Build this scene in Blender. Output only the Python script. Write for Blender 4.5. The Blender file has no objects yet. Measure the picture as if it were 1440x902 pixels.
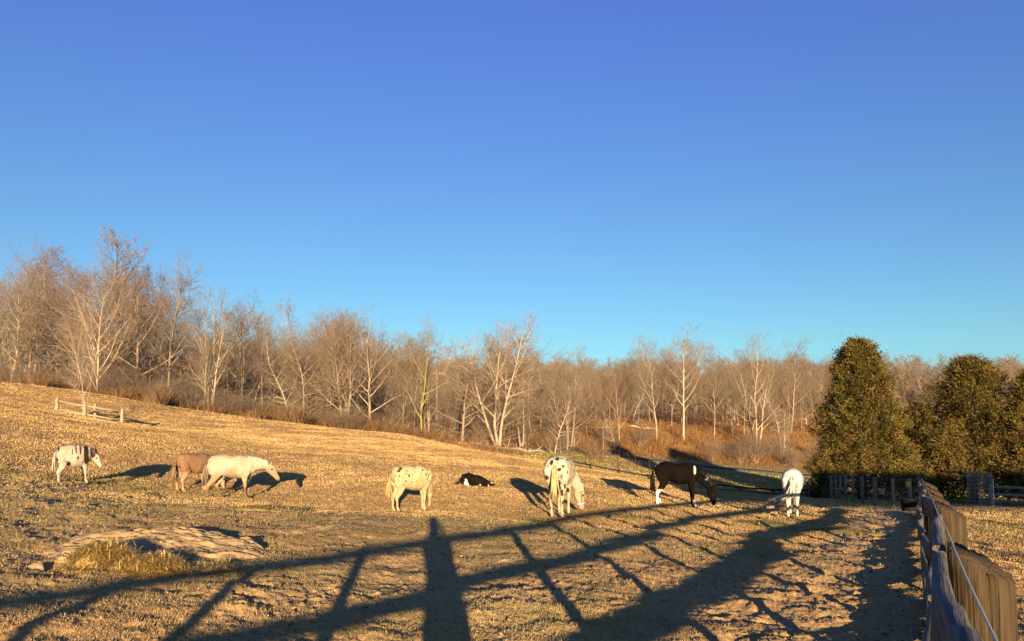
import bpy, math, random
import numpy as np
from mathutils import Vector

R = math.radians
S = bpy.context.scene
COL = S.collection
EYE = 1.6

# ------------------------------------------------------------------ camera, sky, sun, exposure
F = 1050.0; PITCH = R(3.8)
cam_d = bpy.data.cameras.new('camera'); cam = bpy.data.objects.new('camera', cam_d); COL.objects.link(cam)
cam.location = (0, 0, EYE); cam.rotation_euler = (R(90) + PITCH, 0, 0)
cam_d.sensor_width = 36.0; cam_d.lens = 36.0 * F / 1440.0; cam_d.shift_y = 89.0 / 1440.0
cam_d.clip_start = 0.05; cam_d.clip_end = 3000
S.camera = cam

SUN_EL = R(6.75); SUN_AZ = R(173.4)          # azimuth from +Y towards +X
w = bpy.data.worlds.new("World"); S.world = w; w.use_nodes = True
nt = w.node_tree; nt.nodes.clear()
sky = nt.nodes.new('ShaderNodeTexSky'); sky.sky_type = 'NISHITA'; sky.sun_disc = False
sky.sun_elevation = SUN_EL; sky.sun_rotation = SUN_AZ; sky.air_density = 1.0; sky.dust_density = 0.2; sky.ozone_density = 2.0
hs = nt.nodes.new('ShaderNodeHueSaturation'); hs.inputs['Saturation'].default_value = 1.05; hs.inputs['Hue'].default_value = 0.505
bg = nt.nodes.new('ShaderNodeBackground'); bg.inputs['Strength'].default_value = 0.075
wo = nt.nodes.new('ShaderNodeOutputWorld')
wtc = nt.nodes.new('ShaderNodeTexCoord'); wsp = nt.nodes.new('ShaderNodeSeparateXYZ'); wrp = nt.nodes.new('ShaderNodeValToRGB')
cr = wrp.color_ramp; cr.elements[0].position = 0.0; cr.elements[0].color = (.36, .64, 1.0, 1); cr.elements[1].position = .55; cr.elements[1].color = (.56, .63, 1.18, 1)
for ps, cc in ((.12, (.45, .68, .84)), (.28, (.50, .67, .91))):
    e = cr.elements.new(ps); e.color = cc + (1,)
wmx = nt.nodes.new('ShaderNodeMix'); wmx.data_type = 'RGBA'; wmx.blend_type = 'MULTIPLY'; wmx.inputs[0].default_value = 1
nt.links.new(wtc.outputs['Generated'], wsp.inputs[0]); nt.links.new(wsp.outputs[2], wrp.inputs[0])
nt.links.new(sky.outputs[0], hs.inputs['Color']); nt.links.new(hs.outputs[0], wmx.inputs[6]); nt.links.new(wrp.outputs[0], wmx.inputs[7])
nt.links.new(wmx.outputs[2], bg.inputs[0]); nt.links.new(bg.outputs[0], wo.inputs[0])

sd = bpy.data.lights.new('sun', 'SUN'); sd.energy = 5.0; sd.angle = R(0.5); sd.color = (1.0, 0.70, 0.40)
sun = bpy.data.objects.new('sun', sd); COL.objects.link(sun)
to_sun = Vector((math.sin(SUN_AZ) * math.cos(SUN_EL), math.cos(SUN_AZ) * math.cos(SUN_EL), math.sin(SUN_EL)))
sun.rotation_euler = to_sun.to_track_quat('Z', 'Y').to_euler()
S.view_settings.view_transform = 'Standard'; S.view_settings.look = 'None'
S.view_settings.exposure = 1.7; S.view_settings.gamma = 1.0
S.cycles.max_bounces = 5; S.cycles.diffuse_bounces = 2; S.cycles.transparent_max_bounces = 4

# ------------------------------------------------------------------ helpers
def px(u, v, Y):
    """point at depth Y that shows at pixel (u, v) of the 1440x902 photograph"""
    xc = (u - 720) / F; yc = (540 - v) / F
    dy = math.cos(PITCH) - yc * math.sin(PITCH); dz = math.sin(PITCH) + yc * math.cos(PITCH)
    return np.array([xc / dy * Y, Y, EYE + dz / dy * Y])

def hash2(ix, iy, seed):
    h = (ix.astype(np.int64) * 374761393 + iy.astype(np.int64) * 668265263 + seed * 974634777) & 0x7fffffff
    h = ((h ^ (h >> 13)) * 1274126177) & 0x7fffffff
    h = (h ^ (h >> 16)) & 0xffff
    return h / 65535.0
def vnoise(x, y, seed=0):
    ix = np.floor(x); iy = np.floor(y); fx = x - ix; fy = y - iy
    fx = fx * fx * (3 - 2 * fx); fy = fy * fy * (3 - 2 * fy)
    a = hash2(ix, iy, seed); b = hash2(ix + 1, iy, seed); c = hash2(ix, iy + 1, seed); d = hash2(ix + 1, iy + 1, seed)
    return (a * (1 - fx) + b * fx) * (1 - fy) + (c * (1 - fx) + d * fx) * fy * 1.0
def fbm(x, y, seed=0, octv=4):
    s = 0; a = 0.5
    for o in range(octv):
        s = s + a * (vnoise(x * 2 ** o + 17.3 * o, y * 2 ** o - 9.1 * o, seed + o) - 0.5); a *= 0.55
    return s
def sstep(x, a, b):
    t = np.clip((x - a) / (b - a), 0, 1); return t * t * (3 - 2 * t)

def link(o, parent=None):
    COL.objects.link(o)
    if parent is not None: o.parent = parent
    return o
def np_mesh(name, V, Fs, mats=None, parent=None, smooth=False, attrs=None, loc=None, colattr=None):
    """Fs: int array (n,k) or a list of such arrays"""
    if isinstance(Fs, np.ndarray): Fs = [Fs]
    Fs = [f for f in Fs if len(f)]
    V = np.asarray(V, dtype=np.float32)
    me = bpy.data.meshes.new(name)
    me.vertices.add(len(V)); me.vertices.foreach_set('co', V.ravel())
    nl = sum(f.size for f in Fs); npol = sum(len(f) for f in Fs)
    me.loops.add(nl); me.polygons.add(npol)
    me.loops.foreach_set('vertex_index', np.concatenate([f.ravel() for f in Fs]).astype(np.int32))
    tot = np.concatenate([np.full(len(f), f.shape[1], dtype=np.int32) for f in Fs])
    st = np.concatenate([[0], np.cumsum(tot)[:-1]]).astype(np.int32)
    me.polygons.foreach_set('loop_start', st); me.polygons.foreach_set('loop_total', tot)
    me.update(calc_edges=True)
    if smooth: me.polygons.foreach_set('use_smooth', np.ones(npol, dtype=bool))
    if colattr is not None:
        for k, c in colattr.items():
            at = me.color_attributes.new(k, 'FLOAT_COLOR', 'POINT')
            cc = np.ones((len(V), 4), dtype=np.float32); cc[:, :c.shape[1]] = c
            at.data.foreach_set('color', cc.ravel())
    if mats is not None: me.materials.append(mats)
    o = bpy.data.objects.new(name, me)
    if loc is not None: o.location = loc
    return link(o, parent)

class MB:
    """collects simple solids, builds them as ONE mesh object"""
    def __init__(s): s.v = []; s.f = {}; s.n = 0
    def add(s, V, faces):
        V = np.asarray(V, float); s.v.append(V)
        for f in faces:
            f = np.asarray(f) + s.n; s.f.setdefault(len(f), []).append(f)
        s.n += len(V); return s
    def box(s, c, size, rz=0, taper=1.0):
        x, y, z = np.array(size) / 2
        P = np.array([[sx * x * (taper if sz > 0 else 1), sy * y * (taper if sz > 0 else 1), sz * z] for sz in (-1, 1) for sx, sy in ((-1, -1), (1, -1), (1, 1), (-1, 1))])
        ca, sa = math.cos(rz), math.sin(rz)
        P = np.c_[P[:, 0] * ca - P[:, 1] * sa, P[:, 0] * sa + P[:, 1] * ca, P[:, 2]] + np.array(c)
        return s.add(P, [(3, 2, 1, 0), (4, 5, 6, 7), (0, 1, 5, 4), (1, 2, 6, 5), (2, 3, 7, 6), (3, 0, 4, 7)])
    def tube(s, pts, radii, n=8, lat=None, cap=True, hw=None):
        pts = np.asarray(pts, float); m = len(pts)
        radii = np.broadcast_to(np.asarray(radii, float), (m,)) if np.ndim(radii) < 1 else np.asarray(radii, float)
        hw = radii if hw is None else np.asarray(hw, float)
        T = np.gradient(pts, axis=0); T /= np.linalg.norm(T, axis=1)[:, None] + 1e-9
        rings = []
        for i in range(m):
            t = T[i]
            L = np.array(lat, float) if lat is not None else (np.array([0, 0, 1.]) if abs(t[2]) < .9 else np.array([1., 0, 0]))
            e1 = L - t * L.dot(t); e1 /= np.linalg.norm(e1) + 1e-9; e2 = np.cross(t, e1)
            a = np.arange(n) / n * 2 * math.pi
            rings.append(pts[i] + np.outer(np.cos(a) * hw[i], e1) + np.outer(np.sin(a) * radii[i], e2))
        V = np.concatenate(rings); fs = []
        for i in range(m - 1):
            for k in range(n):
                a0 = i * n + k; a1 = i * n + (k + 1) % n; fs.append((a0, a1, a1 + n, a0 + n))
        if cap: fs.append(tuple(range(n - 1, -1, -1))); fs.append(tuple(range((m - 1) * n, m * n)))
        return s.add(V, fs)
    def build(s, name, mat, parent=None, smooth=False, loc=None, attrs=None):
        return np_mesh(name, np.concatenate(s.v), [np.array(f) for f in s.f.values()], mat, parent, smooth, loc=loc)

def tag(o, label=None, cat=None, group=None, kind=None):
    if label: o['label'] = label
    if cat: o['category'] = cat
    if group: o['group'] = group
    if kind: o['kind'] = kind
    return o
def empty(name, loc, label, cat, rz=0, group=None, scale=1):
    o = bpy.data.objects.new(name, None); o.location = tuple(float(a) for a in loc); o.rotation_euler = (0, 0, rz)
    o.empty_display_size = .3; o.scale = (scale,) * 3 if np.ndim(scale) == 0 else scale
    COL.objects.link(o); return tag(o, label, cat, group)
def copy_tree(o, parent=None):
    c = o.copy(); COL.objects.link(c)
    if parent is not None: c.parent = parent
    for ch in list(o.children): copy_tree(ch, c)
    return c

def material(name, color, rough=0.9, var=0.25, scale=6.0, bump=0.0, bscale=40.0, color2=None, stretch=(1, 1, 1), trans=0.0, spec=0.2, coords='Object', attr=None, detail=4, prerot=0.0):
    m = bpy.data.materials.new(name); m.use_nodes = True
    t = m.node_tree; t.nodes.clear(); N = t.nodes.new; L = t.links.new
    out = N('ShaderNodeOutputMaterial'); b = N('ShaderNodeBsdfPrincipled')
    b.inputs['Roughness'].default_value = rough; b.inputs['Specular IOR Level'].default_value = spec
    tc = N('ShaderNodeTexCoord'); mp = N('ShaderNodeMapping'); mp.inputs['Scale'].default_value = stretch
    m0 = N('ShaderNodeMapping'); m0.inputs['Rotation'].default_value = (0, 0, prerot); L(tc.outputs[coords], m0.inputs[0]); L(m0.outputs[0], mp.inputs[0])
    ns = N('ShaderNodeTexNoise'); ns.inputs['Scale'].default_value = scale; ns.inputs['Detail'].default_value = detail; ns.inputs['Roughness'].default_value = .65
    L(mp.outputs[0], ns.inputs['Vector'])
    rp = N('ShaderNodeMapRange'); rp.inputs[1].default_value = .3; rp.inputs[2].default_value = .7; L(ns.outputs[0], rp.inputs[0])
    mx = N('ShaderNodeMix'); mx.data_type = 'RGBA'
    L(rp.outputs[0], mx.inputs[0])
    if attr:
        at = N('ShaderNodeAttribute'); at.attribute_name = attr
        d = N('ShaderNodeMix'); d.data_type = 'RGBA'; d.blend_type = 'MULTIPLY'; d.inputs[0].default_value = 1
        L(at.outputs['Color'], d.inputs[6]); d.inputs[7].default_value = (1 - var,) * 3 + (1,)
        L(at.outputs['Color'], mx.inputs[6]); L(d.outputs[2], mx.inputs[7])
    else:
        c2 = color2 if color2 is not None else tuple(c * (1 - var) for c in color)
        c1 = tuple(min(1, c * (1 + var * .6)) for c in color) if color2 is None else color
        mx.inputs[6].default_value = c1 + (1,); mx.inputs[7].default_value = c2 + (1,)
    L(mx.outputs[2], b.inputs['Base Color'])
    if bump:
        nb = N('ShaderNodeTexNoise'); nb.inputs['Scale'].default_value = bscale; nb.inputs['Detail'].default_value = 3
        L(mp.outputs[0], nb.inputs['Vector'])
        bm = N('ShaderNodeBump'); bm.inputs['Strength'].default_value = 1.0; bm.inputs['Distance'].default_value = bump
        L(nb.outputs[0], bm.inputs['Height']); L(bm.outputs[0], b.inputs['Normal'])
    sh = b.outputs[0]
    if trans:
        tr = N('ShaderNodeBsdfTranslucent'); L(mx.outputs[2], tr.inputs['Color'])
        ms = N('ShaderNodeMixShader'); ms.inputs[0].default_value = trans; L(b.outputs[0], ms.inputs[1]); L(tr.outputs[0], ms.inputs[2]); sh = ms.outputs[0]
    L(sh, out.inputs[0])
    return m

# ------------------------------------------------------------------ terrain
CP = []
def cp(u, v, Y, dz=0): p = px(u, v, Y); CP.append((p[0], p[1], p[2] + dz))
def cw(x, y, z): CP.append((x, y, z))
cw(0, 0, 0); cw(-4, 5, .17); cw(0, 6, -.03); cw(4.7, 8.8, -.38); cw(2.35, 4.4, -.18); cw(9.4, 17.6, -.95); cw(17.9, 33.4, -1.95)
cw(0, -12, .2); cw(-12, -6, .9); cw(-14, 6, .9); cw(12, -8, -.3); cw(14, 6, -.9); cw(30, -15, -.6); cw(0, -60, 0); cw(-60, -50, 4); cw(60, -50, -1)
cw(-150, 0, 7); cw(150, 0, -3); cw(0, -200, 0); cw(-300, 100, 9); cw(300, 60, -2)
for a in ((100, 679, 19), (330, 701, 20), (268, 692, 21.5), (585, 720, 19), (667, 683, 24), (785, 727, 18.5), (950, 713, 25), (1115, 725, 24),
          (597, 727, 14.2), (123, 598, 45), (0, 560, 40), (0, 640, 22),
          (0, 537, 58), (100, 549, 59), (200, 568, 60), (300, 586, 60), (400, 595, 60), (480, 604, 60), (560, 611, 58), (620, 626, 52), (700, 639, 45),
          (800, 657, 40), (900, 674, 38), (1000, 692, 38), (1100, 701, 40), (1165, 704, 52), (1240, 711, 38), (1290, 712, 38),
          (800, 670, 62), (900, 690, 62), (1000, 701, 62), (1100, 709, 62), (760, 652, 75), (860, 665, 75), (960, 680, 76), (1060, 686, 76), (1130, 690, 76),
          (860, 645, 100), (960, 659, 98), (1060, 668, 94), (700, 631, 100), (640, 624, 95),
          (690, 624, 112), (880, 637, 112), (1000, 650, 110), (1130, 664, 106), (1250, 672, 104),
          (700, 603, 128), (850, 597, 132), (1000, 600, 138), (1130, 606, 140), (1300, 612, 140),
          (1208, 706, 60), (1365, 702, 60), (1500, 700, 60), (1440, 730, 27), (1400, 715, 38), (1440, 762, 19), (1500, 860, 9), (1700, 720, 50)):
    cp(*a)
cw(-78, 60, 7.5); cw(-55, 80, 5.6); cw(-20, 80, 2.2); cw(-40, 78, 4.3); cw(-18, 95, 1.5); cw(-90, 90, 7.0); cw(-60, 150, 5.5); cw(-20, 150, 3.5)
for x in (-60, 0, 60, 130): cw(x, 250, 10 + (2 if x > 100 else 0)); cw(x, 350, 20); cw(x, 500, 24)
cw(-250, 300, 8); cw(300, 300, 16); cw(-400, 700, 15); cw(0, 800, 24); cw(400, 700, 20); cw(180, 120, -2.5); cw(120, 60, -3.5)
CP = np.array(CP)
def kern(r2): return np.sqrt(r2 + 9.0)
def solve():
    n = len(CP); D = ((CP[:, None, :2] - CP[None, :, :2]) ** 2).sum(2)
    A = np.zeros((n + 3, n + 3)); A[:n, :n] = -kern(D) + np.eye(n) * 0.08
    A[:n, n] = 1; A[:n, n + 1:] = CP[:, :2] / 100; A[n, :n] = 1; A[n + 1:, :n] = CP[:, :2].T / 100
    return np.linalg.solve(A, np.r_[CP[:, 2], 0, 0, 0])
WT = solve()
def height(X, Y):
    X = np.atleast_1d(np.asarray(X, float)); Y = np.atleast_1d(np.asarray(Y, float)); out = np.empty(len(X))
    for s in range(0, len(X), 50000):
        x = X[s:s + 50000]; y = Y[s:s + 50000]
        r2 = (x[:, None] - CP[None, :, 0]) ** 2 + (y[:, None] - CP[None, :, 1]) ** 2
        out[s:s + 50000] = -kern(r2) @ WT[:len(CP)] + WT[-3] + WT[-2] * x / 100 + WT[-1] * y / 100
    return out
def gz(x, y): return float(height([x], [y])[0])
def on_ground(u, Y): x = (u - 720) / F * Y * 1.005; return np.array([x, Y, gz(x, Y)])
FD = np.array([math.sin(R(28.3)), math.cos(R(28.3))]); FP = np.array([FD[1], -FD[0]])    # near fence direction, right-hand normal
def fence_sp(X, Y): return X * FD[0] + Y * FD[1], X * FP[0] + Y * FP[1]

def zones(X, Y):
    """masks: dirt (bare trampled soil), green tinge, valley lawn, leaf litter"""
    s, p = fence_sp(X, Y)
    n1 = fbm(X * .25, Y * .25, 5); n2 = fbm(X * .9, Y * .9, 9); n3 = fbm(X * 2.6, Y * 2.6, 19)
    dirt = sstep(p, -2.6, -1.2) * sstep(-p, -.1, .35) * sstep(42 - s, 0, 4)
    near = sstep(-Y, -12.5, -6.5) * sstep(X, -4.5, 1.0) + .55 * sstep(-p, -9, -3) * sstep(-s, -16, -8)
    near = np.maximum(near, .75 * sstep(-Y, -9, -6) * sstep(X, -8, -3))
    dirt = np.clip(np.maximum(dirt * .95 + n2 * .5 * (dirt > 0), np.clip(near, 0, 1) * .8 + n2 * 1.1 + n3 * .6) , 0, 1)
    dirt = np.clip(dirt * sstep(-Y, -44, -34) + sstep(n1 + n2 * .6, .16, .30) * .35 * sstep(-Y, -40, -20), 0, 1)
    green = sstep(n1 * 1.0 + fbm(X * .12, Y * .3, 31) * .8, -.02, .25) * sstep(-Y, -34, -16) * .8
    valley = sstep(Y, 47, 62) * sstep(X, -9, 4)
    litter = np.maximum(sstep(Y, 107, 112), sstep(Y + .42 * (X + 10), 72, 80) * sstep(-X, -2, 8))
    litter = np.maximum(litter, sstep(Y, 74, 84) * sstep(-X, 6, 12))
    return dirt, green, valley, litter

def micro(X, Y, dirt):
    r = np.hypot(X, Y)
    f = np.clip(20 / np.maximum(r, 1), 0, 1)
    clod = np.abs(fbm(X * 5.5, Y * 7.5, 41, 3)) * .07 + np.abs(fbm(X * 11, Y * 15, 43, 3)) * .06 + np.maximum(fbm(X * 24, Y * 28, 44, 2), 0) * .035
    dip = fbm(X * 2.2, Y * 2.8, 47, 3) * .12 - np.maximum(fbm(X * 4.5, Y * 4.5, 49, 2) - .10, 0) * .22
    h = (clod + dip) * (.25 + .75 * dirt) * f + fbm(X * .16, Y * .16, 61, 4) * 1.6 * sstep(Y, 112, 122) * sstep(-Y, -200, -150)
    tuss = (vnoise(X * 3.1, Y * 3.1, 51) - .5) * .03 + (vnoise(X * 1.2, Y * 1.2, 53) - .5) * .05
    return h + tuss * np.clip(r / 8, .3, 1.6) * np.clip(120 / np.maximum(r, 1), 0, 1)

rr = [0.0, 1.0, 2.0, 3.0]
while rr[-1] < 1500:
    r = rr[-1]; rr.append(r + (max(.022, .00055 * r * r) if r < 45 else max(.9, r * .012)))
rr = np.array(rr[1:])
az = np.r_[np.linspace(-42, 42, 1250), np.linspace(42, 318, 110)[1:-1]]
AZ, RR = np.meshgrid(np.radians(az), rr)
GX = (RR * np.sin(AZ)).ravel(); GY = (RR * np.cos(AZ)).ravel()
dirt, green, valley, litter = zones(GX, GY)
GZ = height(GX, GY) + micro(GX, GY, dirt)
nr, na = len(rr), len(az)
ii, jj = np.meshgrid(np.arange(nr - 1), np.arange(na), indexing='ij'); jn = (jj + 1) % na
GF = np.stack([ii * na + jj, (ii + 1) * na + jj, (ii + 1) * na + jn, ii * na + jn], -1).reshape(-1, 4)[:, ::-1]
GVv = np.r_[np.c_[GX, GY, GZ], [[0, 0, gz(0, 0)]]]
cen = len(GVv) - 1; j = np.arange(na)
GT = np.stack([np.full(na, cen), j, (j + 1) % na], -1)[:, ::-1]
zc = np.c_[dirt, green, valley]; zc = np.r_[zc, [[.8, 0, 0]]]; lc = np.r_[litter, 0][:, None].repeat(3, 1)

def ground_material():
    m = bpy.data.materials.new('pasture_ground'); m.use_nodes = True
    t = m.node_tree; t.nodes.clear(); N = t.nodes.new; L = t.links.new
    out = N('ShaderNodeOutputMaterial'); b = N('ShaderNodeBsdfPrincipled'); b.inputs['Roughness'].default_value = 1; b.inputs['Specular IOR Level'].default_value = .05
    tc = N('ShaderNodeTexCoord')
    def noise(sc, det=4, st=(1, 1, 1)):
        mp = N('ShaderNodeMapping'); mp.inputs['Scale'].default_value = st; L(tc.outputs['Object'], mp.inputs[0])
        n = N('ShaderNodeTexNoise'); n.inputs['Scale'].default_value = sc; n.inputs['Detail'].default_value = det; n.inputs['Roughness'].default_value = .7
        L(mp.outputs[0], n.inputs['Vector'])
        r = N('ShaderNodeMapRange'); r.inputs[1].default_value = .32; r.inputs[2].default_value = .68; L(n.outputs[0], r.inputs[0]); return r.outputs[0]
    def mix(f, a, c):
        x = N('ShaderNodeMix'); x.data_type = 'RGBA'
        if isinstance(f, float): x.inputs[0].default_value = f
        else: L(f, x.inputs[0])
        for k, q in ((6, a), (7, c)):
            if isinstance(q, tuple): x.inputs[k].default_value = q + (1,)
            else: L(q, x.inputs[k])
        return x.outputs[2]
    za = N('ShaderNodeAttribute'); za.attribute_name = 'zone'; sp = N('ShaderNodeSeparateColor'); L(za.outputs['Color'], sp.inputs[0])
    la = N('ShaderNodeAttribute'); la.attribute_name = 'litter'
    n_fine = noise(55, 3); n_mid = noise(7, 5); n_big = noise(.35, 4, (1, 2, 1))
    dry = mix(n_fine, (.56, .38, .16), (.40, .26, .11)); dry = mix(n_mid, dry, (.52, .35, .14)); dry = mix(n_big, dry, (.46, .28, .11))
    grn = mix(n_fine, (.26, .25, .09), (.34, .28, .12))
    c = mix(sp.outputs[1], dry, grn)
    dr = mix(n_fine, (.60, .42, .19), (.40, .26, .12)); dr = mix(n_mid, dr, (.60, .43, .21))
    c = mix(sp.outputs[0], c, dr)
    lawn = mix(n_mid, (.25, .195, .075), (.28, .22, .09)); c = mix(sp.outputs[2], c, lawn)
    lit = mix(n_mid, (.32, .175, .065), (.20, .11, .05)); lit = mix(n_fine, lit, (.36, .21, .08)); c = mix(la.outputs['Fac'], c, lit)
    L(c, b.inputs['Base Color'])
    nb = N('ShaderNodeTexNoise'); nb.inputs['Scale'].default_value = 28; nb.inputs['Detail'].default_value = 6; nb.inputs['Roughness'].default_value = .75; L(tc.outputs['Object'], nb.inputs['Vector'])
    bm = N('ShaderNodeBump'); bm.inputs['Distance'].default_value = .08; L(nb.outputs[0], bm.inputs['Height'])
    nb2 = N('ShaderNodeTexNoise'); nb2.inputs['Scale'].default_value = 3.0; nb2.inputs['Detail'].default_value = 5; L(tc.outputs['Object'], nb2.inputs['Vector'])
    bm2 = N('ShaderNodeBump'); bm2.inputs['Distance'].default_value = .22; L(nb2.outputs[0], bm2.inputs['Height']); L(bm.outputs[0], bm2.inputs['Normal'])
    L(bm2.outputs[0], b.inputs['Normal'])
    L(b.outputs[0], out.inputs[0]); return m
ground = np_mesh('pasture', GVv, [GF, GT], ground_material(), smooth=False, colattr={'zone': zc, 'litter': lc})
tag(ground, 'rolling pasture of dry winter grass and trampled soil', 'ground', kind='structure')

# grass blades ---------------------------------------------------------------
rng = np.random.default_rng(7)
def blades(n, az0, az1, r0, r1, hgt, wid, name, colA, colB, keep, lean=.5, seed=1, bend=0.0):
    g = np.random.default_rng(seed)
    a = np.radians(g.uniform(az0, az1, n)); r = 1 / (1 / r1 + (1 / r0 - 1 / r1) * g.random(n))
    X = r * np.sin(a); Y = r * np.cos(a)
    d, gr, va, li = zones(X, Y)
    k = g.random(n) < keep(X, Y, d, gr, va, li); X, Y, r, d, gr, va = X[k], Y[k], r[k], d[k], gr[k], va[k]; n = len(X)
    Z = height(X, Y) + micro(X, Y, d) - .012
    sc = np.clip(r / 14, .55, 6)
    h = hgt * g.uniform(.5, 1.5, n) * np.clip(r / 14, .8, 1.9); wd = wid * g.uniform(.6, 1.5, n) * sc
    th = g.uniform(0, math.pi * 2, n); dx = np.cos(th) * wd / 2; dy = np.sin(th) * wd / 2
    lx = g.normal(0, lean, n) * h; ly = g.normal(0, lean, n) * h
    V = np.empty((n, 3, 3)); V[:, 0] = np.c_[X - dx, Y - dy, Z]; V[:, 1] = np.c_[X + dx, Y + dy, Z]; V[:, 2] = np.c_[X + lx, Y + ly, Z + h]
    mixv = np.clip(gr * .7 + va * .6 + g.normal(0, .18, n), 0, 1)[:, None]
    pv = 1 + 1.3 * fbm(X * .45, Y * .6, 91) + .5 * fbm(X * 2.2, Y * 2.2, 92); colr = np.clip(pv, .5, 1.4)[:, None] * (np.array(colA) * (1 - mixv) + np.array(colB) * mixv) * g.uniform(.78, 1.18, n)[:, None]
    return V.reshape(-1, 3), np.arange(n * 3).reshape(n, 3), colr.repeat(3, 0)
grass_m = material('dry_grass', (1, 1, 1), attr='tint', var=.25, trans=.25, rough=.8, scale=3)
def lane(X, Y):
    s, p = fence_sp(X, Y); p = p + 1.2 * fbm(X * .7, Y * .7, 33); return sstep(p, -2.2, -1.3) * sstep(-p, .25, .6)
kp = lambda X, Y, d, gr, va, li: np.clip(1.0 - d * .72, .34, 1) * (1 - .85 * lane(X, Y)) * np.clip(1 - 1.6 * sstep(fbm(X * .55, Y * .8, 35), .06, .16) * (d > .35), .3, 1) * (1 - li) * np.clip(.75 + 1.2 * fbm(X * .8, Y * .8, 77), .2, 1)
B1 = blades(850000, -38, 38, 4.2, 66, .028, .016, 'grass', (.43, .305, .145), (.27, .26, .095), kp, lean=.3, seed=3)
kq = lambda X, Y, d, gr, va, li: kp(X, Y, d, gr, va, li) * sstep(np.hypot(X, Y) + 6 * fbm(X * .4, Y * .4, 88), 9, 21)
B1b = blades(800000, -38, 38, 9, 66, .022, .019, 'grass', (.42, .295, .13), (.33, .27, .10), kq, lean=.45, seed=13)
B1c = blades(260000, -38, 20, 34, 84, .022, .022, 'grass', (.43, .295, .13), (.36, .28, .11), kp, lean=.4, seed=14)
B1b = (np.r_[B1b[0], B1c[0]], np.r_[B1b[1], B1c[1] + len(B1b[0])], np.r_[B1b[2], B1c[2]])
B1 = (np.r_[B1[0], B1b[0]], np.r_[B1[1], B1b[1] + len(B1[0])], np.r_[B1[2], B1b[2]])
tag(np_mesh('grass', B1[0], B1[1], grass_m, colattr={'tint': B1[2]}), 'short dry winter grass covering the pasture', 'grass', kind='stuff')
kv = lambda X, Y, d, gr, va, li: np.clip(va, 0, 1) * (1 - li)
B2 = blades(90000, -12, 42, 50, 112, .06, .03, 'grass', (.31, .25, .10), (.27, .235, .085), kv, seed=5)
tag(np_mesh('lawn_grass', B2[0], B2[1], grass_m, colattr={'tint': B2[2]}), 'short yellow green grass on the valley lawn', 'grass', kind='stuff')
kl = lambda X, Y, d, gr, va, li: li
B3 = blades(120000, -45, 42, 72, 230, .16, .035, 'brush', (.30, .16, .06), (.20, .11, .05), kl, seed=6, lean=.7)
tag(np_mesh('leaf_litter', B3[0], B3[1], grass_m, colattr={'tint': B3[2]}), 'rusty leaf litter and dead grass on the wooded bank', 'leaf litter', kind='stuff')

# ------------------------------------------------------------------ road in the valley
def strip(name, pts, width, mat, lift, kind, n=60):
    pts = np.array(pts, float); t = np.linspace(0, len(pts) - 1, n); k = np.arange(len(pts))
    x = np.interp(t, k, pts[:, 0]); y = np.interp(t, k, pts[:, 1])
    T = np.c_[np.gradient(x), np.gradient(y)]; T /= np.linalg.norm(T, axis=1)[:, None]; Nn = np.c_[-T[:, 1], T[:, 0]]
    z = height(x, y) + lift; V = []; fs = []
    for q, (o, dz) in enumerate(((-.5, -.5), (-.5, 0), (.5, 0), (.5, -.5))):
        V.append(np.c_[x + Nn[:, 0] * width * o, y + Nn[:, 1] * width * o, z + dz])
    V = np.concatenate(V)
    for q in range(3):
        for i in range(n - 1): fs.append((q * n + i, q * n + i + 1, (q + 1) * n + i + 1, (q + 1) * n + i))
    return tag(np_mesh(name, V, np.array(fs)[:, ::-1], mat), kind=kind)
asph = material('asphalt', (.055, .055, .06), var=.3, scale=2)
strip('road', [(-14, 108), (0, 108), (14, 107), (26, 104), (38, 101), (52, 97), (75, 92), (110, 86)], 4.2, asph, .16, 'structure')

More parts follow.
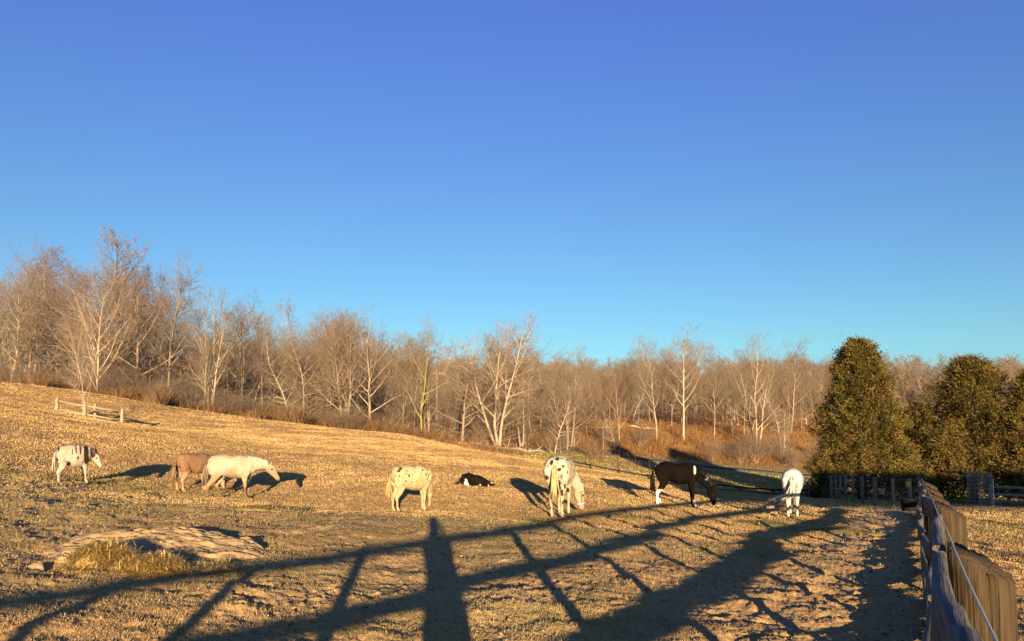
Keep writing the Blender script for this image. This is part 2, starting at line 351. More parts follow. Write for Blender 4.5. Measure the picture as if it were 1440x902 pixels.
# ------------------------------------------------------------------ bare trees
def tree_segs(seed, kind):
    g = np.random.default_rng(seed); segs = []
    P = dict(forest=dict(n=(20, 9, 5, 2), clear=.30, ang=.78, up=.40, len=.31, r=.0095, stems=1, wob=.035),
             spread=dict(n=(15, 9, 6, 2), clear=.16, ang=1.0, up=.30, len=.46, r=.016, stems=1, wob=.06),
             vase=dict(n=(20, 9, 6, 2), clear=.12, ang=.75, up=.50, len=.46, r=.012, stems=1, wob=.04),
             multi=dict(n=(12, 8, 5, 2), clear=.22, ang=.85, up=.40, len=.33, r=.0105, stems=3, wob=.055),
             vine=dict(n=(26, 9, 6, 2), clear=.06, ang=1.1, up=.16, len=.27, r=.010, stems=1, wob=.08),
             shrub=dict(n=(10, 7, 5, 1), clear=.05, ang=.8, up=.3, len=.5, r=.007, stems=7, wob=.09),
             far=dict(n=(17, 9), clear=.04, ang=.8, up=.3, len=.32, r=.010, stems=1, wob=.05))[kind]
    def branch(p, d, L, r, lev):
        ns = (12, 6, 4, 3, 1)[min(lev, 4)] if kind != 'far' else (6, 3, 1)[lev]; pts = [p]; q = p.copy(); dd = d.copy(); step = L / ns
        for i in range(ns):
            dd = dd + g.normal(0, P['wob'] * (1 + lev * .6), 3); dd[2] += P['up'] * (.03 if lev == 0 else (0, .19, .24, .30, .35)[min(lev, 4)]); dd /= np.linalg.norm(dd)
            q = q + dd * step; pts.append(q)
            ra = r * (1 - .82 * i / ns) if lev else r * (1 - .85 * (i / ns) ** 1.1); rb = r * (1 - .82 * (i + 1) / ns) if lev else r * (1 - .85 * ((i + 1) / ns) ** 1.1)
            segs.append((*pts[-2], *q, max(ra, .0007), max(rb, .0005), lev))
        if lev >= len(P['n']): return
        nc = P['n'][lev] if lev < len(P['n']) else 0
        nc = max(1, int(nc * g.uniform(.75, 1.2)))
        t0 = P['clear'] if lev == 0 else .18
        for c in range(nc):
            t = t0 + (1 - t0) * (c + g.random()) / nc; t = min(t, .985)
            k = min(int(t * ns), ns - 1); f = t * ns - k; b0 = pts[k] * (1 - f) + pts[k + 1] * f
            ax = pts[k + 1] - pts[k]; ax /= np.linalg.norm(ax)
            ph = c * 2.4 + g.normal(0, .5); u = np.cross(ax, [0.3, .1, 1.]); u /= np.linalg.norm(u) + 1e-6; v = np.cross(ax, u)
            an = P['ang'] * g.uniform(.7, 1.25) * (1 if lev else (1.15 - .5 * t))
            nd = ax * math.cos(an) + (u * math.cos(ph) + v * math.sin(ph)) * math.sin(an)
            if lev == 0: ln = P['len'] * g.uniform(.65, 1.15) * (1.12 - .50 * ((t - t0) / (1 - t0)) ** 1.6)
            else: ln = L * g.uniform(.38, .68) * (1.1 - .45 * t)
            rr_ = (r * (1 - .75 * t)) * (.58 if lev == 0 else .62)
            branch(b0, nd, ln, max(rr_, .0007), lev + 1)
    for s_ in range(P['stems']):
        a = s_ * 2.1 + g.random(); tl = 0 if P['stems'] == 1 else (.18 if kind == 'multi' else .45) * g.uniform(.5, 1.2)
        d = np.array([math.cos(a) * tl, math.sin(a) * tl, 1.]); d /= np.linalg.norm(d)
        branch(np.array([math.cos(a) * .012 * (P['stems'] > 1), math.sin(a) * .012 * (P['stems'] > 1), -.02]), d, 1.0 * (1 if s_ == 0 else g.uniform(.7, .95)), P['r'], 0)
    S_ = np.array(segs); z1 = S_[:, [2, 5]].max(); S_[:, :8] /= z1
    return S_
def seg_mesh(S_, sides):
    n = len(S_); a = S_[:, 0:3]; b = S_[:, 3:6]; d = b - a; L_ = np.linalg.norm(d, axis=1)[:, None] + 1e-9; d = d / L_
    b = b + d * S_[:, 7:8] * .5
    h = np.where(np.abs(d[:, 2:3]) < .9, np.array([[0, 0, 1.]]), np.array([[1., 0, 0]])); e1 = np.cross(d, h); e1 /= np.linalg.norm(e1, axis=1)[:, None]; e2 = np.cross(d, e1)
    an = np.arange(sides) / sides * 2 * math.pi
    ring = e1[:, None, :] * np.cos(an)[None, :, None] + e2[:, None, :] * np.sin(an)[None, :, None]
    V = np.concatenate([a[:, None] + ring * S_[:, 6][:, None, None], b[:, None] + ring * S_[:, 7][:, None, None]], 1).reshape(-1, 3)
    k = np.arange(sides); k1 = (k + 1) % sides
    base = (np.arange(n) * 2 * sides)[:, None, None]
    return V, (np.stack([k, k1, k1 + sides, k + sides], -1)[None] + base).reshape(-1, 4)
bark = material('grey_brown_bark', (.22, .17, .125), var=.45, scale=14, stretch=(1, 1, .3))
bark_dark = material('dark_bark', (.09, .068, .052), var=.45, scale=14, stretch=(1, 1, .3))
bark_pale = material('pale_bark', (.33, .275, .20), var=.40, scale=9, stretch=(1, 1, .4))
bark_mossy = material('mossy_bark', (.22, .20, .08), var=.40, scale=9, color2=(.22, .22, .06))
twig = material('twig_bark', (.185, .15, .11), var=.3, scale=3)
twig_red = material('reddish_twigs', (.17, .12, .08), var=.3, scale=3)
twig_pale = material('pale_twigs', (.28, .225, .16), var=.3, scale=3)
PROTO = {}
def proto(kind, seed, bm_, tm_, thick=1.0):
    key = (kind, seed, bm_.name, tm_.name)
    if key in PROTO: return PROTO[key]
    S_ = tree_segs(seed, kind).copy(); S_[:, 6:8] *= thick
    big = S_[:, 8] <= 1
    V1, F1 = seg_mesh(S_[big], 7); V2, F2 = seg_mesh(S_[~big], 3)
    def me(nm, V, Fq, m_, sm):
        o = np_mesh(nm, V, Fq, m_, smooth=sm); d = o.data; bpy.data.objects.remove(o); return d
    PROTO[key] = (me('trunk', V1, F1, bm_, True), me('crown', V2, F2, tm_, False)); return PROTO[key]
trng = random.Random(11)
def bare_tree(x, y, h, kind, seed, label, group=None, bm_=None, tm_=None, wx=1.0, rz=None, name='bare_tree', cat='tree', lean=(0, 0), thick=1.0):
    bm_ = bm_ or bark; tm_ = tm_ or twig
    t, c = proto(kind, seed, bm_, tm_, thick)
    e = empty(name, (x, y, gz(x, y) - .05), label, cat, trng.uniform(0, 6.28) if rz is None else rz, group, (h * wx, h * wx, h))
    e.rotation_euler[0] = lean[0]; e.rotation_euler[1] = lean[1]
    for nm, d in (('trunk', t), ('crown', c)):
        o = bpy.data.objects.new(nm, d); link(o, e)
    return e
ENV = np.array([(-200, 350), (0, 362), (25, 345), (60, 322), (105, 362), (150, 345), (180, 318), (210, 352), (245, 362), (262, 405), (300, 392), (350, 405), (372, 402), (400, 420), (450, 405), (475, 410), (510, 425),
                (560, 450), (620, 432), (660, 472), (700, 430), (730, 450), (760, 478), (800, 475), (860, 492), (900, 478), (960, 450), (1010, 482), (1060, 462), (1110, 472), (1145, 485), (1180, 463), (1210, 490), (1260, 505),
                (1320, 482), (1360, 492), (1400, 480), (1440, 486), (1600, 480)])
def tree_at(u, Y, top, *a, **k):
    x = (u - 720) / F * Y * 1.005; zt = px(u, top, Y)[2]
    return bare_tree(x, Y, max(3, zt - gz(x, Y)), *a, **k)
def env(u): return float(np.interp(u, ENV[:, 0], ENV[:, 1]))

# trees one can name
tree_at(62, 82, 322, 'spread', 1, 'large dark spreading bare tree rising above the wood at the far left', bm_=bark_dark, thick=.8, wx=.85)
tree_at(8, 84, 388, 'spread', 2, 'bare tree cut by the left edge of the picture, short dark trunk', bm_=bark_dark, wx=.8)
tree_at(178, 90, 318, 'forest', 3, 'tallest dark bare tree with a broken hooked top at the left', bm_=bark_dark, thick=1.5, wx=1.0)
tree_at(238, 88, 350, 'forest', 4, 'tall narrow bare tree with upswept twigs right of the hooked tree', thick=1.2, wx=1.0)
tree_at(137, 74, 362, 'vase', 5, 'broad pale vase-shaped bare tree standing at the crest above the rail guard', bm_=bark_pale, tm_=twig_pale, wx=1.0)
tree_at(124, 46, 432, 'vase', 6, 'slim young bare tree growing inside the square wooden rail guard', bm_=bark_pale, tm_=twig_pale, wx=.75, thick=.55)
tree_at(298, 80, 395, 'multi', 7, 'forked bare tree with pale trunks leaning apart at the edge of the pasture', bm_=bark_pale, wx=.9)
tree_at(288, 78, 480, 'forest', 8, 'short pale broken trunk beside the forked pale tree', bm_=bark_pale, thick=2.0, wx=.5)
tree_at(345, 86, 402, 'spread', 9, 'dark bare tree with a dense round crown behind the forked pale tree', bm_=bark_dark, tm_=bark_dark, wx=.7)
tree_at(430, 90, 408, 'vine', 10, 'tall bare tree smothered in tangled vines', wx=.8)
tree_at(487, 84, 430, 'multi', 12, 'thick double-trunked leaning bare tree at the crest of the pasture', wx=.8, thick=1.6)
tree_at(522, 85, 425, 'spread', 13, 'pale wide-branching bare tree with a short trunk right on the crest', bm_=bark_pale, wx=.95)
tree_at(594, 92, 434, 'spread', 14, 'bare tree with a green mossy trunk left of the utility pole', bm_=bark_mossy, wx=.62)
tree_at(700, 104, 430, 'multi', 15, 'large white-barked bare tree leaning right in the middle of the wood', bm_=bark_pale, tm_=twig_pale, wx=1.05, thick=1.3)
tree_at(802, 112, 478, 'multi', 16, 'many-stemmed bare tree with a rounded crown above the orange bank', wx=1.1)
tree_at(922, 122, 470, 'forest', 17, 'thin pale bare tree left of the tallest tree on the orange bank', bm_=bark_pale, wx=1.0)
tree_at(960, 124, 448, 'forest', 18, 'tallest bare tree on the orange bank behind the black horse', bm_=bark_pale, wx=1.3)
tree_at(1002, 127, 478, 'forest', 19, 'smaller bare tree just right of the tallest tree on the orange bank', wx=1.1)
tree_at(1062, 118, 462, 'multi', 20, 'three-stemmed bare tree near the road left of the big evergreen', bm_=bark_pale, wx=.9)
tree_at(1096, 114, 560, 'multi', 21, 'small forked bare sapling beside the road left of the evergreen', bm_=bark_pale, wx=.8)
tree_at(1110, 135, 470, 'forest', 22, 'slender bare tree behind the forked sapling by the road', wx=1.1)
tree_at(1182, 210, 463, 'spread', 23, 'round-crowned bare tree showing over the top of the big evergreen', wx=1.0)
tree_at(645, 118, 480, 'forest', 24, 'thin pale curved tree between the utility pole and the white-barked tree', bm_=bark_pale, wx=.8)

kinds = [('forest', 30), ('forest', 31), ('forest', 32), ('vine', 33), ('spread', 34), ('forest', 35), ('multi', 36), ('vase', 37), ('forest', 38), ('forest', 39)]
def row(n, u0, u1, Y0, Y1, dtop, label, group, ks, mats, wx=(.8, 1.2)):
    for i in range(n):
        u = u0 + (u1 - u0) * (i + trng.random()) / n; Y = trng.uniform(Y0, Y1); k = trng.choice(ks); bm_, tm_ = mats[k[1] % len(mats)]
        tree_at(u, Y, env(u) + trng.uniform(*dtop), k[0], k[1], label, group=group, bm_=bm_, tm_=tm_, wx=trng.uniform(*wx) * 1.15)
mx_ = [(bark, twig), (bark, twig), (bark_dark, twig_red), (bark_pale, twig), (bark, twig_red)]
row(40, -120, 500, 84, 108, (5, 75), 'tall bare winter tree in the wood along the left side of the pasture', 'bare trees in the left wood', kinds, mx_)
row(26, -120, 520, 108, 140, (20, 80), 'bare tree deeper in the left wood behind the edge trees', 'bare trees deep in the left wood', kinds[:4], mx_)
row(34, 400, 880, 96, 125, (15, 80), 'bare brown tree in the wood behind the middle of the pasture', 'bare trees in the middle wood', kinds, mx_)
row(40, 440, 900, 125, 170, (15, 70), 'bare tree deeper in the middle wood', 'bare trees deep in the middle wood', kinds[:4], mx_)
row(40, 850, 1180, 128, 165, (25, 75), 'slender bare tree on the orange wooded bank beyond the road', 'bare trees on the wooded bank', kinds, mx_, (.7, 1.1))
row(80, 700, 1560, 170, 260, (8, 55), 'distant bare tree on the hillside behind the bank', 'bare trees on the far hillside', kinds[:4], mx_, (.9, 1.3))
# thicket at the foot of the wood
row(26, -60, 520, 70, 84, (150, 215), 'tangled bare shrub at the foot of the left wood', 'bare shrubs under the left wood', [('shrub', 50), ('shrub', 51)], [(bark, twig_red), (bark_dark, twig)], (1.2, 1.9))
row(18, 520, 900, 100, 122, (95, 150), 'tangled bare shrub at the foot of the middle wood', 'bare shrubs under the middle wood', [('shrub', 50), ('shrub', 51)], [(bark, twig_red), (bark_pale, twig)], (1.2, 1.9))
row(12, 990, 1150, 108, 118, (130, 165), 'low bare shrub beside the valley road', 'bare shrubs by the valley road', [('shrub', 50), ('shrub', 51)], [(bark, twig_red), (bark, twig)], (1.2, 1.9))
# far wood: one mass on the hill
def far_wood():
    g = np.random.default_rng(99); V = []; Fq = []; n = 0
    protos = [tree_segs(200 + i, 'far') for i in range(6)]
    for i in range(1150):
        u = g.uniform(-300, 1750); Y = g.uniform(250, 420) if u > 600 else g.uniform(150, 260)
        x = (u - 720) / F * Y; h = g.uniform(13, 18); S_ = protos[i % 6].copy(); a = g.uniform(0, 6.28)
        for q in (0, 3):
            X0 = S_[:, q].copy(); S_[:, q] = (X0 * math.cos(a) - S_[:, q + 1] * math.sin(a)) * 1.3; S_[:, q + 1] = (X0 * math.sin(a) + S_[:, q + 1] * math.cos(a)) * 1.3
        S_[:, 6:8] = np.maximum(S_[:, 6:8], .0032); S_[:, :8] *= h; b0 = np.array([x, Y, gz(x, Y)]); S_[:, 0:3] += b0; S_[:, 3:6] += b0
        v, f = seg_mesh(S_, 3); V.append(v.astype(np.float32)); Fq.append((f + n).astype(np.int32)); n += len(v)
    o = np_mesh('far_wood', np.concatenate(V), np.concatenate(Fq), twig)
    tag(o, 'distant leafless wood massed along the far hilltop', 'wood', kind='stuff')
far_wood()
# brush at the wood's edge (uncountable stems)
def brush(name, n, area, hgt, cols, label, seed, wmul=1.0):
    g = np.random.default_rng(seed); X, Y = area(g, n); Z = height(X, Y) - .05; n = len(X)
    h = hgt * g.uniform(.3, 1.25, n) * np.clip(2.4 * vnoise(X * .3, Y * .3, seed) ** 1.5 + .6 * vnoise(X * 1.1, Y * 1.1, seed), .18, 2); th = g.uniform(0, 6.28, n); wd = g.uniform(.010, .028, n) * wmul
    ln = np.c_[g.normal(0, .6, n) * h, g.normal(0, .6, n) * h]
    dx = np.cos(th) * wd; dy = np.sin(th) * wd; V = np.empty((n, 5, 3))
    V[:, 0] = np.c_[X - dx, Y - dy, Z]; V[:, 1] = np.c_[X + dx, Y + dy, Z]
    V[:, 2] = np.c_[X + dx * .7 + ln[:, 0] * .35, Y + dy * .7 + ln[:, 1] * .35, Z + h * .65]; V[:, 3] = np.c_[X - dx * .7 + ln[:, 0] * .35, Y - dy * .7 + ln[:, 1] * .35, Z + h * .65]
    V[:, 4] = np.c_[X + ln[:, 0], Y + ln[:, 1], Z + h * g.uniform(.7, 1.05, n)]
    b = np.arange(n)[:, None] * 5
    q = g.integers(0, len(cols), n); c = np.array(cols)[q] * g.uniform(.65, 1.3, n)[:, None]
    o = np_mesh(name, V.reshape(-1, 3), [np.array([[0, 1, 2, 3]]) + b, np.array([[3, 2, 4]]) + b], grass_m, colattr={'tint': c.repeat(5, 0)})
    tag(o, label, 'brush', kind='stuff')
def left_edge(g, n):
    u = g.uniform(-120, 640, n); Y = 63 + 9 * vnoise(u / 28, u * 0, 7) + np.abs(g.normal(0, 6, n)) + np.clip((u - 250) / 390, 0, 1) * 10
    Y += np.clip(-(u - 250) / 390, 0, 1) * 4
    return (u - 720) / F * Y, Y
def bank_area(g, n):
    u = g.uniform(600, 1330, n); Y = 112.5 + g.random(n) ** 1.3 * 22; return (u - 720) / F * Y, Y
def hollow(g, n):
    u = g.uniform(610, 900, n); Y = 84 + g.random(n) * 20; k = g.random(n) < np.clip(vnoise(u / 40, Y / 6, 4) * 1.6 - .6, 0, 1); return ((u - 720) / F * Y)[k], Y[k]
brush('brush', 42000, left_edge, .95, [(.20, .115, .05), (.24, .14, .065), (.10, .065, .04), (.27, .18, .09)], 'rusty brown brush along the edge of the left wood', 1)
brush('bank_brush', 36000, bank_area, .8, [(.31, .17, .06), (.26, .14, .05), (.32, .21, .09)], 'orange brown brush covering the bank beyond the road', 2)
def far_area(g, n):
    u = g.uniform(560, 1700, n); Y = g.uniform(200, 400, n); return (u - 720) / F * Y, Y
brush('far_undergrowth', 26000, far_area, 7.5, [(.19, .135, .085), (.15, .11, .075), (.22, .15, .09)], 'brown leafless undergrowth filling the far hillside', 4, 5.0)
brush('hollow_brush', 9000, hollow, .8, [(.26, .17, .09), (.20, .13, .07)], 'brown scrub in the hollow behind the pasture crest', 3)

# ------------------------------------------------------------------ evergreens
needle = material('evergreen_foliage', (1, 1, 1), attr='tint', var=.3, scale=2, trans=.12, rough=.7)
def evergreen(u, Y, top, width, seed, label, base_v=706, lobes=0.16, n=52000, shape=.62):
    x = (u - 720) / F * Y; z0 = gz(x, Y); H = px(u, top, Y)[2] - z0; Rm = width / 2 / F * Y
    g = np.random.default_rng(seed); e = empty('evergreen_tree', (x, Y, z0), label, 'evergreen tree')
    t = MB(); t.tube([(0, 0, -.3), (0, 0, H * .3), (.1, 0, H * .6), (0, .05, H * .93)], [.32, .24, .14, .03], 10)
    for k in range(46):
        a = g.uniform(0, 6.28); zz = g.uniform(.06, .85) * H; ln = Rm * .85 * (1 - zz / H) ** shape
        t.tube([(0, 0, zz), (math.cos(a) * ln * .5, math.sin(a) * ln * .5, zz + .1), (math.cos(a) * ln, math.sin(a) * ln, zz + .5)], [.06, .04, .015], 5)
    t.build('trunk', bark_dark, e, True)
    # clumps hanging on a conical shell
    nc = n // 26; zc = g.random(nc) ** .9; a = g.uniform(0, 6.283, nc)
    prof = np.clip(1 - zc, 0, 1) ** shape * (1 - .35 * np.exp(-zc * 16)) * np.clip((1.02 - zc) * 9, 0, 1) ** .3
    a = a + 0; nb = vnoise(a * 2.2 + seed, zc * 8, seed) * .45 + vnoise(a * 5 + 3, zc * 17, seed + 1) * .55; nb = np.clip((nb - .5) * 2.1 + .5, 0, 1)
    rad = Rm * prof * (1 - lobes * 1.3 + lobes * 2 * nb) * (1 - .5 * g.random(nc) ** 2.0) + g.random(nc) ** 6 * .45
    C = np.c_[np.cos(a) * rad, np.sin(a) * rad, .05 * H + zc * .95 * H]
    out = np.c_[np.cos(a), np.sin(a), np.full(nc, .55) + g.normal(0, .25, nc)]; out /= np.linalg.norm(out, axis=1)[:, None]
    m = 26; P = C.repeat(m, 0) + g.normal(0, 1, (nc * m, 3)) * np.array([.15, .15, .17]) * (Rm / 4) + out.repeat(m, 0) * g.uniform(-.1, .35, nc * m)[:, None]
    d = out.repeat(m, 0) * .8 + g.normal(0, .55, (nc * m, 3)); d /= np.linalg.norm(d, axis=1)[:, None]
    sd_ = np.cross(d, g.normal(0, 1, (nc * m, 3))); sd_ /= np.linalg.norm(sd_, axis=1)[:, None]
    L_ = g.uniform(.08, .24, nc * m)[:, None]; W_ = L_ * .19
    V = np.stack([P - sd_ * W_, P + sd_ * W_, P + d * L_], 1)
    c = np.array([(.122, .100, .022)]) * g.uniform(.30, 1.35, nc)[:, None]; c[:, 0] *= g.uniform(.75, 1.35, nc)
    o = np_mesh('crown', V.reshape(-1, 3), np.arange(nc * m * 3).reshape(-1, 3), needle, e, colattr={'tint': c.repeat(m * 3, 0)})
    return e
evergreen(1209, 50, 482, 132, 1, 'largest cone-shaped evergreen, standing at the left of the group', n=84000, shape=.52, lobes=.26)
evergreen(1364, 52, 508, 176, 2, 'broad ragged dark evergreen behind the wire cage', n=76000, lobes=.58, shape=.58)
evergreen(1290, 54, 572, 92, 3, 'low evergreen filling the gap between the two big evergreens', n=40000, lobes=.50, shape=.45)
evergreen(1455, 49, 524, 112, 4, 'dark evergreen cut by the right edge of the picture', n=50000, lobes=.45, shape=.5)
evergreen(1156, 47.5, 655, 30, 5, 'small ragged evergreen at the left foot of the largest one', n=5000, lobes=.4, shape=.7)

# ------------------------------------------------------------------ fences
wood_grey = material('weathered_grey_board', (.14, .13, .12), var=.6, scale=3, stretch=(1.2, 42, 22), color2=(.028, .027, .03), bump=.004, bscale=4, rough=.85, detail=9, prerot=-(math.pi / 2 - R(28.3)))
wood_end = material('brown_post_wood', (.07, .05, .026), var=.5, scale=5, stretch=(12, 12, .7), color2=(.022, .016, .009), bump=.008, bscale=9, rough=.85, detail=8)
wood_black = material('black_painted_board', (.022, .022, .024), var=.4, scale=5, rough=.6)
wire_m = material('steel_wire', (.28, .28, .28), rough=.35, spec=.6, var=.1)
plastic_y = material('insulator_plastic', (.05, .05, .05), rough=.5)
def board_mesh(P0, P1, hgt, thick, seed, amp=.022, side=None, n=22, edge=0.012):
    """warped plank between two points, its faces upright; side = horizontal normal"""
    g = np.random.default_rng(seed); t = np.linspace(0, 1, n)[:, None]; A = np.array(P0) * (1 - t) + np.array(P1) * t
    d = np.array(P1) - np.array(P0); L_ = np.linalg.norm(d); nrm = np.array([d[1], -d[0], 0]); nrm /= np.linalg.norm(nrm)
    ph = g.uniform(0, 6.28, 4); tt = t[:, 0]
    lat = amp * (np.sin(tt * 3.14 * g.uniform(1, 2) + ph[0]) - math.sin(ph[0])) * np.sin(tt * 3.14) + amp * .3 * np.sin(tt * 19 + ph[1]) * np.sin(tt * 3.14)
    up = amp * .5 * np.sin(tt * 4 + ph[2]) * np.sin(tt * 3.14); twist = amp * .5 * np.sin(tt * 5 + ph[3]) * np.sin(tt * 3.14)
    top_w = g.normal(0, .003, n); V = []
    for (sx, sz) in ((-.5, -.5), (.5, -.5), (.5, .44), (.36, .5), (-.36, .5), (-.5, .44)):
        V.append(A + nrm * (sx * thick + lat + twist * (sz))[:, None] + np.array([0, 0, 1.]) * (sz * hgt + up + (top_w if sz > 0 else 0))[:, None])
    V = np.stack(V, 1).reshape(-1, 3); fs = []
    for i in range(n - 1):
        for k in range(6): fs.append((i * 6 + k, (i + 1) * 6 + k, (i + 1) * 6 + (k + 1) % 6, i * 6 + (k + 1) % 6))
    m = MB(); m.add(V, fs + [tuple(range(5, -1, -1)), tuple(range((n - 1) * 6, n * 6))]); return m
def round_post(c, r, z0, z1, slope, ax, seed, n=72):
    """split round post with a slanting cut top; ax = horizontal direction towards which the top falls"""
    g = np.random.default_rng(seed); a = np.arange(n) / n * 2 * math.pi
    rr_ = r * (1 + .03 * np.sin(3 * a + seed) + g.normal(0, .012, n))
    rr_ = r * (1 + .03 * np.sin(3 * a + seed) + g.normal(0, .005, n))
    for k in g.integers(0, n, 13): rr_[k] *= .80
    zs = [z0, z0 + .3, (z0 + z1) / 2, z1 - .05, z1]; V = []
    for i, z in enumerate(zs):
        X = np.cos(a) * rr_ * (1 if i < 4 else .97); Y = np.sin(a) * rr_ * (1 if i < 4 else .97); dz = -(X * ax[0] + Y * ax[1]) * slope * (1 if i >= 3 else 0)
        V.append(np.c_[c[0] + X, c[1] + Y, z + dz + (g.normal(0, .0015, n) if i == 4 else 0)])
    V = np.concatenate(V); fs = [(i * n + k, i * n + (k + 1) % n, (i + 1) * n + (k + 1) % n, (i + 1) * n + k) for i in range(4) for k in range(n)]
    V = np.r_[V, [[c[0], c[1], z1 + .004]]]; cc = len(V) - 1
    fs += [(4 * n + k, 4 * n + (k + 1) % n, cc) for k in range(n)]
    m = MB(); m.add(V, fs); return m

near_f = empty('board_fence', (0, 0, 0), 'weathered grey board fence with round posts running from the lower right corner into the distance', 'fence')
PW = .045           # lateral place of the board plane, right of the camera
post_s = [2.2 + 1.85 * k for k in range(-5, 20)]
for k, s_ in enumerate(post_s):
    c = FD * s_ + FP * (PW + .088); z0 = gz(*c)
    r_ = .068 + .004 * math.sin(k * 1.7)
    round_post(c, r_, z0 - .3, z0 + 1.385 + .015 * math.sin(k * 2.3), .60, FP * .95 - FD * .30, k).build('post', wood_end, near_f)
BH = [(1.335, .115), (.92, .12), (.50, .16), (.10, .13)]
for bi, (bh, hh) in enumerate(BH):
    k = -1 + (bi % 2)
    while k < len(post_s) - 1:
        a0 = max(k, 0); a1 = min(k + 2, len(post_s) - 1)
        sa, sb = post_s[a0], post_s[a1]
        jit = .012 * math.sin(a0 * 3 + bi * 2)
        p0 = FD * (sa + .004) + FP * PW; p1 = FD * (sb - .004) + FP * (PW + .003 * (a0 % 3))
        m = board_mesh((*p0, gz(*p0) + bh + jit), (*p1, gz(*p1) + bh - jit), hh, .030, bi * 50 + a0, amp=.027 if bi < 2 else .020, n=44)
        m.build('board', wood_grey, near_f)
        k += 2
ewire = MB(); pts = []
for k, s_ in enumerate(post_s):
    c = FD * s_ + FP * (PW + .0178); z_ = gz(*c) + 1.445; pts.append((c[0], c[1], z_))
    if k < len(post_s) - 1:
        c1 = FD * post_s[k + 1] + FP * (PW + .0178); z1_ = gz(*c1) + 1.445
        for f in (.2, .4, .6, .8): q = c * (1 - f) + c1 * f; pts.append((q[0], q[1], z_ * (1 - f) + z1_ * f - .05 * f * (1 - f)))
ewire.tube(pts, .0016, 6); ewire.build('wire', wire_m, near_f)

def plank_fence(name, pts, label, cat, mat, mpost, spacing, ph, boards, bw, pr, seed=0, group=None, sq=True):
    pts = np.array(pts, float); seg = np.r_[0, np.cumsum(np.linalg.norm(np.diff(pts, axis=0), axis=1))]; n = max(2, int(round(seg[-1] / spacing)) + 1)
    s_ = np.linspace(0, seg[-1], n); Q = np.c_[np.interp(s_, seg, pts[:, 0]), np.interp(s_, seg, pts[:, 1])]
    e = empty(name, (Q[0][0], Q[0][1], gz(*Q[0])), label, cat, group=group); o0 = np.array(e.location)
    g = np.random.default_rng(seed)
    for i, q in enumerate(Q):
        z = gz(*q); d = Q[min(i + 1, n - 1)] - Q[max(i - 1, 0)]; rz = math.atan2(d[1], d[0])
        MB().box(np.array([q[0], q[1], z + (ph - .3) / 2]) - o0, (pr * 2, pr * 2, ph + .3), rz + g.normal(0, .05)).build('post', mpost, e)
    for i in range(n - 1):
        for bh in boards:
            d = Q[i + 1] - Q[i]; nn = np.array([d[1], -d[0]]) / np.linalg.norm(d) * (pr + .018)
            a = Q[i] + nn; b = Q[i + 1] + nn
            board_mesh(np.array([*a, gz(*Q[i]) + bh + g.normal(0, .012)]) - o0, np.array([*b, gz(*Q[i + 1]) + bh + g.normal(0, .012)]) - o0, bw, .028, seed + i * 7 + int(bh * 10), amp=.012, n=5).build('board', mat, e)
    return e
def U(u, Y): return ((u - 720) / F * Y, Y)
plank_fence('board_fence', [U(1289, 38.5), U(1268, 37.4), U(1240, 37.4), U(1215, 38.8), U(1190, 41), U(1166, 45)], 'dark board fence curving across the far end of the lane below the evergreens', 'fence', material('dark_weathered_board', (.045, .042, .042), var=.4, scale=5), material('worn_post', (.20, .15, .10), var=.4, scale=5), 1.15, 1.4, (1.28, .85, .42), .15, .07, 3)
plank_fence('board_fence', [U(1180, 60), U(1090, 62), U(1000, 64), U(900, 66), U(790, 68)], 'low black board fence along the valley lawn behind the black and white horses', 'fence', wood_black, wood_black, 2.6, 1.25, (1.12, .75, .38), .14, .07, 4)
plank_fence('board_fence', [U(1388, 43), U(1420, 42), U(1470, 41), U(1540, 40)], 'faded grey board fence right of the wire cage', 'fence', material('faded_board', (.17, .175, .18), var=.4, scale=5), material('faded_post', (.15, .15, .15), var=.4, scale=5), 2.4, 1.25, (1.12, .72, .35), .15, .07, 5)
for (u, Y, h) in ((868, 70, 2.0), (741, 88, 3.2), (823, 84, 4.3), (707, 92, 3.0), (912, 72, 2.2)):
    x, y = U(u, Y); m = MB(); m.tube([(0, 0, -.3), (0.02, 0, h)], [.045, .035], 8)
    m.tube([(0, 0, h * .8), (.05, 0, h * .8)], [.015, .015], 6)
    o = m.build('fence_post', wood_end, smooth=True, loc=(x, y, gz(x, y)))
    tag(o, {868: 'thin pale wire-fence post left of the black horse', 741: 'thin pole standing in the hollow left of the spotted horse', 823: 'tall thin pale pole on the lawn right of the big spotted horse', 707: 'thin pole below the white-barked tree', 912: 'short thin post just behind the rump of the black horse'}[u], 'post')

# square rail guard round the young tree
gx, gy = U(127, 45); cg = np.array([gx, gy])
gw = material('pale_guard_wood', (.30, .24, .155), var=.3, scale=6, stretch=(1, 1, 3)); gdark = material('dark_gap', (.12, .08, .05), var=.2)
guard = empty('rail_guard', (gx, gy, gz(gx, gy)), 'square post and rail guard around the slim young tree on the hill', 'tree guard'); og = np.array(guard.location)
gc = [U(80, 45.5), U(119, 43.2), U(172, 44.6), U(134, 47.2)]
for q in gc:
    z = gz(*q); MB().box(np.array([q[0], q[1], z + .5]) - og, (.17, .17, 1.35), .3, taper=.85).build('post', gw, guard)
for i in range(4):
    a = np.array(gc[i]); b = np.array(gc[(i + 1) % 4]); d = (b - a) / np.linalg.norm(b - a)
    for bh in (.42, .92):
        p0 = a - d * .14; p1 = b + d * .14; dz = .06 * (i % 2)
        MB().tube([np.array([*p0, gz(*a) + bh + dz]) - og, np.array([*((p0 + p1) / 2), (gz(*a) + gz(*b)) / 2 + bh + dz - .02]) - og, np.array([*p1, gz(*b) + bh + dz]) - og], [.045, .06, .045], 8).build('rail', gw, guard)

